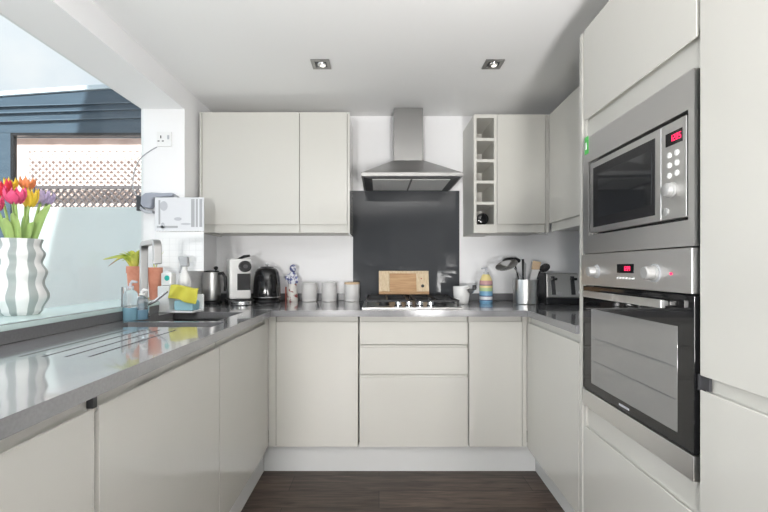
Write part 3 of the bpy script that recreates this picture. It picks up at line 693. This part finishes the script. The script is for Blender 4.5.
def ut(nm, label, base, top, parts):
    r = thing(nm, label, 'utensil', ub + Vector((0, 0, .012)), 0, 'utensils standing in the steel pot'); return r
u = ut('skimmer', 'steel skimmer with wide slotted head leaning left from the pot', 0, 0, 0)
B().tube([(.03, -.03, 0), (-.05, -.04, .17), (-.085, -.045, .215)], .004, 10).build('utensil_handle', W['chrome'], u)
b = B()
b.lathe([(.001, -.012), (.03, -.006), (.048, .004), (.05, .008), (.046, .007), (.028, -.002), (.001, -.008)], n=28, sx=1.45, sy=1.0, capt=False, capb=False)
b.xf(Matrix.Translation((-.135, -.050, .228)) @ Matrix.Rotation(-.35, 4, 'Y') @ Matrix.Rotation(.55, 4, 'X')).build('skimmer_head', W['chrome'], u)
u = ut('ladle', 'grey ladle with dark bowl at the left back of the pot', 0, 0, 0)
B().tube([(-.03, .02, 0), (-.034, .035, .15), (-.055, .04, .245)], .0045, 10).build('utensil_handle', W['black'], u)
B().ball((-.078, .035, .262), .060, .035, .024).build('ladle_bowl', W['black'], u)
u = ut('turner', 'black handled turner standing upright in the pot', 0, 0, 0)
B().tube([(.0, .0, 0), (-.016, .0, .16), (-.016, .002, .272)], [.005, .006, .008], 10).build('utensil_handle', W['black'], u)
B().hexa([(-.004, .012, .1), (.006, .012, .1), (.006, .016, .1), (-.004, .016, .1), (-.002, .02, .26), (.012, .02, .24), (.012, .023, .24), (-.002, .023, .26)]).build('turner_blade', W['greylab'], u)
u = ut('spatula', 'pale spatula with wooden top standing in the pot', 0, 0, 0)
B().hexa([(-.006, -.03, .02), (.02, -.03, .02), (.02, -.024, .02), (-.006, -.024, .02), (.028, -.03, .205), (.078, -.03, .205), (.078, -.022, .205), (.028, -.022, .205)]).build('spatula_blade', W['caniswhite'], u, bevel=.002)
B().hexa([(.028, -.031, .2055), (.079, -.031, .2055), (.079, -.021, .2055), (.028, -.021, .2055), (.036, -.031, .262), (.090, -.031, .254), (.090, -.021, .254), (.036, -.021, .262)]).build('spatula_top', W['lidwood'], u, bevel=.006)
u = ut('slotted_spoon', 'black slotted spoon leaning right out of the pot', 0, 0, 0)
B().tube([(.035, .0, .01), (.056, -.01, .15), (.085, -.02, .195)], [.006, .006, .007], 10).build('utensil_handle', W['black'], u)
B().lathe([(.001, -.006), (.02, -.004), (.028, .003), (.026, .005), (.001, .0)], n=24, sx=1.25, sy=1.0, capb=False, capt=False).xf(Matrix.Translation((.113, -.025, .215)) @ Matrix.Rotation(-.7, 4, 'Y') @ Matrix.Rotation(.9, 4, 'X')).build('spoon_bowl', W['black'], u)
tc_ = thing('toaster', 'stainless steel toaster with two lever slots next to the oven tower', 'toaster', ((562.5 - VX) * 2.56 / F, 2.56, WT + .0006), -.02)
B().box(-.10, .12, .0, .20, 0, .04).build('toaster_base', W['black'], tc_, bevel=.005)
B().hexa([(-.098, .002, .0405), (.118, .002, .0405), (.118, .198, .0405), (-.098, .198, .0405), (-.090, .03, .195), (.112, .03, .195), (.112, .18, .195), (-.090, .18, .195)]).build('toaster_body', W['panel'], tc_, bevel=.008, seg=3)
B().hexa([(-.106, .0, .0405), (-.0985, .0, .0405), (-.0985, .2, .0405), (-.106, .2, .0405), (-.099, .028, .198), (-.0915, .028, .198), (-.0915, .182, .198), (-.099, .182, .198)]).build('toaster_side', W['black'], tc_, bevel=.002)
for sx in (-.052, .070):
    sl = B().hexa([(sx - .012, -.002, .06), (sx + .012, -.002, .06), (sx + .012, .018, .06), (sx - .012, .018, .06), (sx - .012, .022, .175), (sx + .012, .022, .175), (sx + .012, .03, .175), (sx - .012, .03, .175)]).build('lever_slot', W['darkgap'], tc_, bevel=.001)
    B().box(sx - .018, sx + .018, -.012, .018, .150, .166).build('lever', W['black'], sl, bevel=.004)
    B().lathe([(.009, 0), (.009, .008)], n=20).xf(Matrix.Translation((sx + .032, .004, .075)) @ Matrix.Rotation(PI/2, 4, 'X')).build('dial', W['chrome'], tc_)

# ------------------------------------------------------------------ reveal at the end of the opening
RY = REV - .0006
so = thing('wall_socket', 'white switched wall socket high on the white pier', 'socket', at(164.8, 139.5, RY))
B().box(-.043, .043, -.010, 0, -.043, .043).build('socket_plate', W['white'], so, bevel=.003)
for x, z, w, h in ((-.018, .012, .003, .008), (-.031, -.012, .006, .0025), (-.006, -.012, .006, .0025)):
    B().box(x - w, x + w, -.0112, -.0101, z - h, z + h).build('pin_hole', W['black'], so)
B().box(.020, .032, -.0135, -.0101, -.002, .022).build('rocker_switch', W['palegrey'], so, bevel=.001)
pl = [at(157, 147, RY - .02), at(150, 151, RY - .03), at(141, 158, RY - .025), at(135.5, 168, RY - .02), at(133, 180, RY - .02), at(133.5, 190, RY - .02), at(136.5, 194, RY - .02), at(138.3, 196.5, RY - .015)]
def smooth_path(p, n=6):
    out = []
    for i in range(len(p) - 1):
        a, b_, c, d_ = p[max(i-1, 0)], p[i], p[i+1], p[min(i+2, len(p)-1)]
        for k in range(n):
            t = k / n; out.append(0.5 * ((2*b_) + (c - a)*t + (2*a - 5*b_ + 4*c - d_)*t*t + (3*b_ - a - 3*c + d_)*t**3))
    out.append(p[-1]); return out
tag(B().tube(smooth_path(pl), .0032, 8).build('power_cable', W['cable']), 'thin grey power cable curving down from the wall socket', 'cable')
ap = thing('handheld_appliance', 'blue grey handheld appliance mounted on the white pier behind the calendar', 'appliance', at(150, 202, RY))
k_ = RY / F
ys_ = [-.004, -.05]
def plate(pts, y0, y1):
    b = B(); a = [b.bm.verts.new(((x - 150) * k_, y0, (202 - y) * k_)) for x, y in pts]; c = [b.bm.verts.new(((x - 150) * k_, y1, (202 - y) * k_)) for x, y in pts]
    n = len(pts)
    for i in range(n): b.bm.faces.new((a[i], a[(i+1) % n], c[(i+1) % n], c[i]))
    b.bm.faces.new(a); b.bm.faces.new(c[::-1]); return b
plate([(145, 197), (149, 194.2), (155, 193.6), (165, 194.2), (175, 194), (178, 195.5), (176, 197.6), (168, 198.2), (158, 198.6), (156, 200), (155.5, 207), (154, 209.5), (147, 208.5), (144.5, 205)], -.002, -.045).build('appliance_body', W['bluegrey'], ap, bevel=.008, seg=3)
plate([(177, 195.2), (180.4, 197.4), (179, 199.2), (176.5, 197.4)], -.008, -.035).build('appliance_nozzle', W['greylab'], ap, bevel=.002)
plate([(139.2, 196), (143.5, 197), (144.4, 205), (143, 211), (139.2, 211.5)], -.002, -.03).build('wall_mount', W['darkgap'], ap, bevel=.003)
plate([(142.5, 206), (147, 210), (155, 211), (155, 214), (147, 213.4), (142, 210)], -.002, -.03).build('charging_cradle', W['palegrey'], ap, bevel=.003)
ca = thing('wall_calendar', 'white wall calendar with pale grey picture hung on the white pier', 'calendar', at(155, 271, RY - .052))
k_ = (RY - .052) / F
cw, chh, mid = 49 * k_, 73.5 * k_, 39 * k_
B().box(0, cw, -.002, .002, 0, mid).build('date_page', W['paper'], ca)
b = B()
for i in range(6): b.box(.008, cw - .008, -.0026, -.0021, .015 + i * (mid - .05) / 5 - .0007, .015 + i * (mid - .05) / 5 + .0007)
for i in range(8): b.box(.008 + i * (cw - .016) / 7 - .0005, .008 + i * (cw - .016) / 7 + .0005, -.0026, -.0021, .015, mid - .035)
b.build('date_grid', W['faintgrey'], ca, smooth=False)
B().box(0, cw, -.002, .002, mid + .004, chh).build('picture_page', W['photo'], ca)
b = B()
def blob(b, cx, cy, rx, ry, n=18):
    v = [b.bm.verts.new((cx + rx*math.cos(2*PI*k/n), -.0024, cy + ry*math.sin(2*PI*k/n))) for k in range(n)]; b.bm.faces.new(v)
u_ = lambda px, py: ((px - 155) * k_, (271 - py) * k_)
for px, py, rx, ry in ((164, 206, .022, .028), (178, 219, .022, .010), (186, 224, .03, .006), (163, 226, .012, .02)):
    b = B(); blob(b, *u_(px, py), rx, ry); b.build('picture_motif', W['palegrey'], ca, smooth=False, solid=.0004)
b = B()
for px, w in ((193, .010), (197, .006), (201, .008)):
    x, z = u_(px, 227); b.box(x - w, x + w, -.0026, -.0021, z, u_(px, 199)[1])
x, z = u_(157, 228); b.box(x, x + .12, -.0026, -.0021, z, z + .012); b.box(x + .01, x + .02, -.0026, -.0021, z + .02, z + .16)
b.build('picture_dark_motif', W['greylab'], ca, smooth=False)  # darker grey shapes printed on the calendar picture
b = B()
for i in range(18): b.box(.01 + i * (cw - .02) / 17 - .002, .01 + i * (cw - .02) / 17 + .002, -.004, .004, mid - .004, mid + .009)
b.build('binding_wire', W['white'], ca, smooth=False)
tag(B().tube([at(180, 198.6, RY - .052) + Vector((0, .006, .0)), at(180, 198.2, RY) + Vector((0, .0005, .004))], .003, 8).build('calendar_hook', W['chrome']), 'small hook holding the wall calendar on the pier', 'hook')

# ------------------------------------------------------------------ sill: vase, tulips, pots
vx, vy = (21 - VX) * 1.50 / F, 1.50
vz = SILL + .0005
va = thing('vase', 'ribbed white vase with grey vertical stripes on the window sill', 'vase', (vx, vy, vz), .2)
prof = []
N = 60; H = .276
KEY = [(0, .054), (.05, .064), (.24, .084), (.42, .068), (.56, .078), (.69, .063), (.80, .072), (.91, .059), (1.0, .065)]
for i in range(N + 1):
    t = i / N
    for (ta, ra), (tb, rb_) in zip(KEY, KEY[1:]):
        if ta <= t <= tb: u = (t - ta) / (tb - ta); prof.append((ra + (rb_ - ra) * (.5 - .5 * math.cos(PI * u)), t * H)); break
prof += [(prof[-1][0] - .005, H), (prof[-1][0] - .006, H - .05)]
B().lathe(prof, n=56, matf=lambda i, k: 1 if k % 7 < 3 else 0, capt=True).build('vase_body', [W['vase_w'], W['vase_g']], va)
def petal_cup(b, c, d, r, h, n=6):                    # tulip bloom: petals closing into a cup along direction d
    q = Vector((0, 0, 1)).rotation_difference(d).to_matrix().to_4x4(); M = Matrix.Translation(c) @ q
    for p in range(n):
        a0 = 2*PI*p/n; rows = []
        rr = r * (1.0 if p % 2 else .9)
        for i in range(7):
            t = i / 6; w = .62 * math.sin(PI * min(1, t * .9 + .12)) ** .7 * (1 if t < .8 else (1 - t) / .2 * .9 + .1)
            rad_ = rr * (math.sin(PI * (t * .62 + .08)) ** .7) * (1.05 - .10 * t) + .002; row = []
            for j in range(5):
                aa = a0 + (j - 2) / 2 * w; k = 1 - .06 * abs(j - 2)
                row.append(b.bm.verts.new(M @ Vector((rad_ * k * math.cos(aa), rad_ * k * math.sin(aa), h * t - .01 * (abs(j-2)/2)))))
            rows.append(row)
        for ra, rb in zip(rows, rows[1:]):
            for j in range(4): b.bm.faces.new((ra[j], ra[j+1], rb[j+1], rb[j]))
def leaf_blade(b, pts, w, side):
    pts = smooth_path([Vector(p) for p in pts], 5); n = len(pts); s = Vector(side).normalized(); rows = []
    for i, p in enumerate(pts):
        t = i / (n - 1); ww_ = w * (math.sin(PI * (t * .86 + .14)) ** .8) + .0008
        rows.append([b.bm.verts.new(p + s * ww_), b.bm.verts.new(p + Vector((0, .25 * ww_, -.1 * ww_))), b.bm.verts.new(p - s * ww_)])
    for ra, rb in zip(rows, rows[1:]):
        for j in range(2): b.bm.faces.new((ra[j], ra[j+1], rb[j+1], rb[j]))
rim = Vector((vx, vy, vz + H - .045))
def tulip(px, py, Y, m, label, r=.030, h=.062, leafs=()):
    c = at(px, py, Y); c.z -= h * .5
    base = rim + Vector((max(-.05, min(.05, (c.x - vx) * .4)), max(-.045, min(.045, (c.y - vy) * .4)), 0))
    midp = base.lerp(c, .55) + Vector((0, 0, .02)); d = (c - midp).normalized(); d = (d + Vector((0, 0, .8))).normalized()
    t = thing('tulip', label, 'tulip', base, 0, 'tulips in the striped vase')
    B().tube([p - base for p in smooth_path([base, midp, c], 5)], .0042, 8).build('stem', W['stem'], t)
    b = B(); petal_cup(b, c - base, d, r, h); b.build('bloom', m, t, solid=.0012)
    for (lx, ly, yy, w) in leafs:
        e = at(lx, ly, yy); b = B(); leaf_blade(b, [Vector((0, 0, .002)), (e - base) * .5 + Vector((0, 0, .03)), e - base], w, (1, .3, 0)); b.build('leaf', W['tleaf'], t, solid=.001)
    return t
tulip(1, 187, 1.47, W['t_red'], 'large red tulip at the left edge of the bunch', .036, .060, [(-4, 216, 1.44, .014)])
tulip(15, 194, 1.43, W['t_pink'], 'pink tulip at the front middle of the bunch', .034, .052, [(12, 213, 1.42, .013)])
tulip(-4, 202, 1.41, W['t_pink'], 'pinkish red tulip low at the left edge of the bunch', .026, .042, [(4, 218, 1.41, .013)])
tulip(11, 183, 1.53, W['t_yellow'], 'small yellow tulip peeping behind the pink one', .022, .040)
tulip(27, 182, 1.55, W['t_orange'], 'orange tulip topmost at the back of the bunch', .026, .040, [(27, 212, 1.54, .012)])
tulip(29, 196, 1.49, W['t_yellow'], 'bright yellow tulip right of the pink one', .027, .064, [(33, 222, 1.48, .013)])
tulip(41, 195, 1.54, W['t_lilac'], 'lilac tulip leaning right beside the yellow one', .023, .050, [(50, 204, 1.49, .016)])
tulip(47, 197, 1.59, W['t_lilac'], 'lilac tulip furthest right in the bunch', .021, .046, [(40, 210, 1.60, .009)])

def flower_pot(px, Y, r, h, label, plant):
    x = (px - VX) * Y / F
    t = thing('potted_plant', label, 'potted plant', (x, Y, SILL + .0005), 0, 'terracotta potted plants on the sill')
    B().lathe([(r * .72, 0), (r * .94, h * .8), (r * 1.03, h * .8), (r * 1.03, h), (r * .92, h), (r * .9, h * .85)], n=36).build('pot', W['terracotta'], t)
    B().lathe([(r * .88, h * .86), (r * .86, h * .90)], n=28).build('soil', W['soil'], t)
    plant(t, r, h); return t
def plant_a(t, r, h):
    rnd = random.Random(3)
    for i in range(20):
        a = rnd.uniform(0, 2*PI); sp = rnd.uniform(.015, .065); up_ = rnd.uniform(.025, .085)
        e = Vector((sp * math.cos(a) - .02, sp * .6 * math.sin(a), h + up_)); b = B()
        leaf_blade(b, [Vector((.01 * math.cos(a), .01 * math.sin(a), h * .9)), e * .5 + Vector((0, 0, h * .5 + .02)), e], .014, (-math.sin(a), math.cos(a), .2))
        b.build('leaf', W['leaf'], t, solid=.0008)
    for e, m in ((Vector((-.155, -.02, h + .035)), W['leaf']), (Vector((-.12, -.03, h + .0)), W['brownleaf']), (Vector((-.09, -.03, h + .025)), W['leaf'])):
        b = B(); leaf_blade(b, [Vector((-.01, 0, h * .9)), Vector((-.05, -.01, h + .05)), e], .012, (0, .6, .7)); b.build('leaf', m, t, solid=.0008)
def plant_b(t, r, h):
    for e in (Vector((.045, 0, h + .085)), Vector((.03, -.01, h + .05)), Vector((-.02, .01, h + .04))):
        b = B(); leaf_blade(b, [Vector((0, 0, h * .9)), e * .5 + Vector((0, 0, h * .5)), e], .005, (0, .6, .7)); b.build('leaf', W['leaf'], t, solid=.0008)
flower_pot(135.0, 2.14, .039, .178, 'terracotta pot of yellow green leaves on the sill left of the tap', plant_a)
flower_pot(155, 2.20, .036, .172, 'terracotta pot with a thin sprig on the sill right of the tap', plant_b)

# ------------------------------------------------------------------ sink side: soaps, caddy, cloth
def soap(px, Y, r, h, label, liquid, pump):
    t = thing('soap_dispenser', label, 'soap dispenser', ((px - VX) * Y / F, Y, WT + .0006), 0, 'soap dispensers by the sink')
    B().lathe([(r * .96, 0), (r, .004), (r, h * .30), (r, h * .36)], n=28).build('liquid', liquid, t)
    B().lathe([(r, h * .3605), (r, h * .72), (r * .85, h * .80), (r * .42, h * .86), (r * .42, h * .9)], n=28, capb=True).build('bottle_shoulder', W['clear'], t)
    B().lathe([(r * .46, h * .9005), (r * .46, h * .96), (r * .2, h * .97), (r * .2, h * 1.05)], n=20).build('pump_collar', pump, t)
    B().tube([(r * .1, 0, h * 1.05), (r * .3, 0, h * 1.09), (r * 1.1, -.004, h * 1.07)], [.006, .007, .004], 10).build('pump_nozzle', pump, t)
    return t
soap(130.5, 1.80, .029, .155, 'clear pump bottle of blue soap left of the other by the sink', W['bluesoap'], W['palegrey'])
soap(141.8, 1.83, .026, .120, 'shorter pump bottle of deep blue soap in front of the tap', W['deepblue'], W['white'])
db = tag(B().box(-.012, .012, -.012, .012, 0, .145).xf(Matrix.Translation(((125 - VX) * 1.815 / F, 1.815, WT + .0006))).build('slim_bottle', W['clear'], bevel=.004), 'slim clear bottle at the left end of the soap bottles', 'bottle')
cy = 2.13; cx = (175.5 - VX) * cy / F
cd = thing('sink_caddy', 'white sink caddy holding cleaning things beside the sink', 'caddy', (cx, cy, WT + .0006), -.12)
b = B(); b.box(-.070, .125, -.050, .06, 0, .010); b.box(-.070, -.006, -.045, .06, .010, .135); b.box(-.006, .125, .052, .06, .010, .09)
b.build('caddy_tray', W['white'], cd, bevel=.004)
CM = Matrix.Translation((cx, cy, WT)) @ Matrix.Rotation(-.12, 4, 'Z')
cl = B(); n = 16; g = []
for i in range(n):
    for j in range(11):
        u, v = i / (n - 1), j / 10
        z = .125 + .006 * math.sin(u * 5 + .5) - .066 * max(0, v - .3) / .7 + .010 * (1 - u)
        y = -.052 - .014 * max(0, v - .3) + .020 * (max(0, .3 - v) / .3) + .007 * math.sin(u * 13 + v * 3)
        g.append(cl.bm.verts.new((.004 + u * .148 - .006 * v * (1 - u), y, z + .004 - .012 * u * v)))
for i in range(n - 1):
    for j in range(10): cl.bm.faces.new((g[i*11+j], g[(i+1)*11+j], g[(i+1)*11+j+1], g[i*11+j+1]))
tag(cl.xf(CM).build('cleaning_cloth', W['cloth'], solid=.004, sub=1), 'yellow cleaning cloth draped over the front of the white caddy', 'cloth')
tag(B().box(.012, .118, -.036, .03, .0115, .062).xf(CM).build('sponge', W['sponge'], bevel=.010, seg=3), 'pale blue sponge in the caddy under the yellow cloth', 'sponge')
wbx = thing('cleaner_bottle', 'white bottle with round teal label standing on the caddy', 'bottle', CM @ Vector((-.048, .008, .1362)), -.12)
B().slab([(-.026, -.022), (.034, -.022), (.034, .022), (-.026, .022)], 0, .068).build('bottle_body', W['ceramic'], wbx, bevel=.008, seg=3)
B().lathe([(.012, .0), (.012, .014)], (0, 0, .0685), 20).build('cap', W['white'], wbx)
B().lathe([(.014, 0), (.014, .001)], n=20).xf(Matrix.Translation((.010, -.0222, .040)) @ Matrix.Rotation(PI/2, 4, 'X')).build('round_label', W['teal'], wbx)
sp = thing('spray_bottle', 'white spray bottle with grey trigger head behind the yellow cloth', 'bottle', CM @ Vector((-.015, .105, .0006)), -.1)
B().lathe([(.034, 0), (.036, .006), (.034, .15), (.026, .185), (.013, .215), (.013, .235)], n=28).build('bottle_body', W['ceramic'], sp)
B().hexa([(-.02, -.013, .2355), (.024, -.013, .2355), (.024, .013, .2355), (-.02, .013, .2355), (-.034, -.012, .290), (.020, -.012, .290), (.020, .012, .290), (-.034, .012, .290)]).build('trigger_head', W['greylab'], sp, bevel=.007, seg=3)
B().tube([(-.022, 0, .237), (-.030, 0, .20)], .005, 8).build('trigger', W['greylab'], sp)

# ------------------------------------------------------------------ behind the camera, seen only as reflections
trp = thing('camera_tripod', 'black camera tripod reflected in the dark glass splashback', 'tripod', (-.02, -.16, 0))
for a in (PI/2, PI/2 + 2*PI/3, PI/2 + 4*PI/3):
    B().tube([(.03*math.cos(a), .03*math.sin(a), .98), (.34*math.cos(a), .34*math.sin(a), .004)], [.016, .010], 10).build('leg', W['black'], trp)
B().tube([(0, 0, .9), (0, 0, 1.07)], .02, 12).build('column', W['black'], trp)
cmr = thing('photo_camera', 'black camera on the tripod reflected in the splashback', 'camera', (-.02, -.16, 1.0705))
B().box(-.07, .07, -.04, .04, 0, .10).build('camera_case', W['black'], cmr, bevel=.01)
B().box(-.025, .025, -.03, .03, .1, .125).build('viewfinder', W['black'], cmr, bevel=.006)

# ------------------------------------------------------------------ camera and light
cam = bpy.data.cameras.new('camera'); co = bpy.data.objects.new('camera', cam); COL.objects.link(co)
cam.sensor_width = 36.0; cam.lens = F / 768 * 36; cam.clip_start = .05
co.location = (0, 0, EYE); co.rotation_euler = (PI/2, 0, 0)
cam.shift_x = (384 - VX) / 768; cam.shift_y = (VY - 256) / 768
SC.camera = co

wd = bpy.data.worlds.new('sky'); SC.world = wd; wd.use_nodes = True; nt = wd.node_tree
bg = nt.nodes['Background']; bg.inputs['Strength'].default_value = 1.0
tcn = nt.nodes.new('ShaderNodeTexCoord'); nz = nt.nodes.new('ShaderNodeTexNoise'); nz.inputs['Scale'].default_value = 3.0; nz.inputs['Detail'].default_value = 6
rm = nt.nodes.new('ShaderNodeValToRGB'); rm.color_ramp.elements[0].position = .42; rm.color_ramp.elements[1].position = .6
rm.color_ramp.elements[0].color = (0.76, 0.85, 0.95, 1); rm.color_ramp.elements[1].color = (0.98, 1.0, 1.03, 1)
nt.links.new(tcn.outputs['Generated'], nz.inputs['Vector']); nt.links.new(nz.outputs['Fac'], rm.inputs['Fac']); nt.links.new(rm.outputs['Color'], bg.inputs['Color'])
sx_ = nt.nodes.new('ShaderNodeSeparateXYZ'); mr = nt.nodes.new('ShaderNodeMapRange')       # clouds grow brighter overhead
mr.inputs['From Min'].default_value = .35; mr.inputs['From Max'].default_value = .9; mr.inputs['To Min'].default_value = 1.0; mr.inputs['To Max'].default_value = 1.4
nt.links.new(tcn.outputs['Generated'], sx_.inputs[0]); nt.links.new(sx_.outputs['Z'], mr.inputs['Value']); 
dt = nt.nodes.new('ShaderNodeVectorMath'); dt.operation = 'DOT_PRODUCT'; dt.inputs[1].default_value = (-.857, 0, .514)       # added bright patch of sky, out of view, to light the left worktop
m2 = nt.nodes.new('ShaderNodeMapRange'); m2.interpolation_type = 'SMOOTHSTEP'
m2.inputs['From Min'].default_value = .74; m2.inputs['From Max'].default_value = .97; m2.inputs['To Min'].default_value = 0.0; m2.inputs['To Max'].default_value = 1.7
ad = nt.nodes.new('ShaderNodeMath'); ad.operation = 'ADD'
nt.links.new(tcn.outputs['Generated'], dt.inputs[0]); nt.links.new(dt.outputs['Value'], m2.inputs['Value'])
nt.links.new(mr.outputs['Result'], ad.inputs[0]); nt.links.new(m2.outputs['Result'], ad.inputs[1]); nt.links.new(ad.outputs[0], bg.inputs['Strength'])

def light(kind, name, loc, energy, col=(1, 1, 1), size=None, aim=None):
    l = bpy.data.lights.new(name, kind); l.energy = energy; l.color = col
    o = bpy.data.objects.new(name, l); COL.objects.link(o); o.location = loc
    if size: l.shape = 'RECTANGLE'; l.size, l.size_y = size
    if aim is not None: o.rotation_euler = Vector(aim).to_track_quat('-Z', 'Y').to_euler()
    return o
sun = light('SUN', 'sun', (0, 0, 8), 11.0, (1.0, .97, .92), aim=(-.236, .95, -1)); sun.data.angle = math.radians(.6)
light('AREA', 'rear_left_fill', (OUTX + .2, -1.55, 1.1), 9, (1, .99, .97), (1.9, 1.4), aim=(1, .25, .15))  # added fill lamp at the unseen left rear
up_ = light('AREA', 'bounce_fill', (.1, -1.3, .75), 37, (1, .985, .96), (.7, 1.0), aim=(0, .05, 1)); up_.data.spread = math.radians(125)  # added soft fill behind the camera, aimed up to bounce
up_ = light('AREA', 'ceiling_fill', (.58, -.65, .87), 50, (1, .985, .965), (.3, .8), aim=(0, .5, .87)); up_.data.spread = math.radians(135)  # added fill behind the camera, brightens the kitchen ceiling
up_ = light('AREA', 'forward_fill', (-.7, -2.2, .9), 16, (1, .985, .965), (.3, .2), aim=(.75, 4, -.3)); up_.data.spread = math.radians(75)  # added fill behind the camera, aimed at the back units
vs = SC.view_settings; vs.view_transform = 'Standard'; vs.look = 'None'; vs.exposure = 0.0; vs.gamma = 1.0; vs.use_curve_mapping = False
SC.cycles.use_denoising = True
SC.cycles.max_bounces = 10; SC.cycles.diffuse_bounces = 6; SC.cycles.transparent_max_bounces = 12
SC.cycles.caustics_reflective = False; SC.cycles.caustics_refractive = False
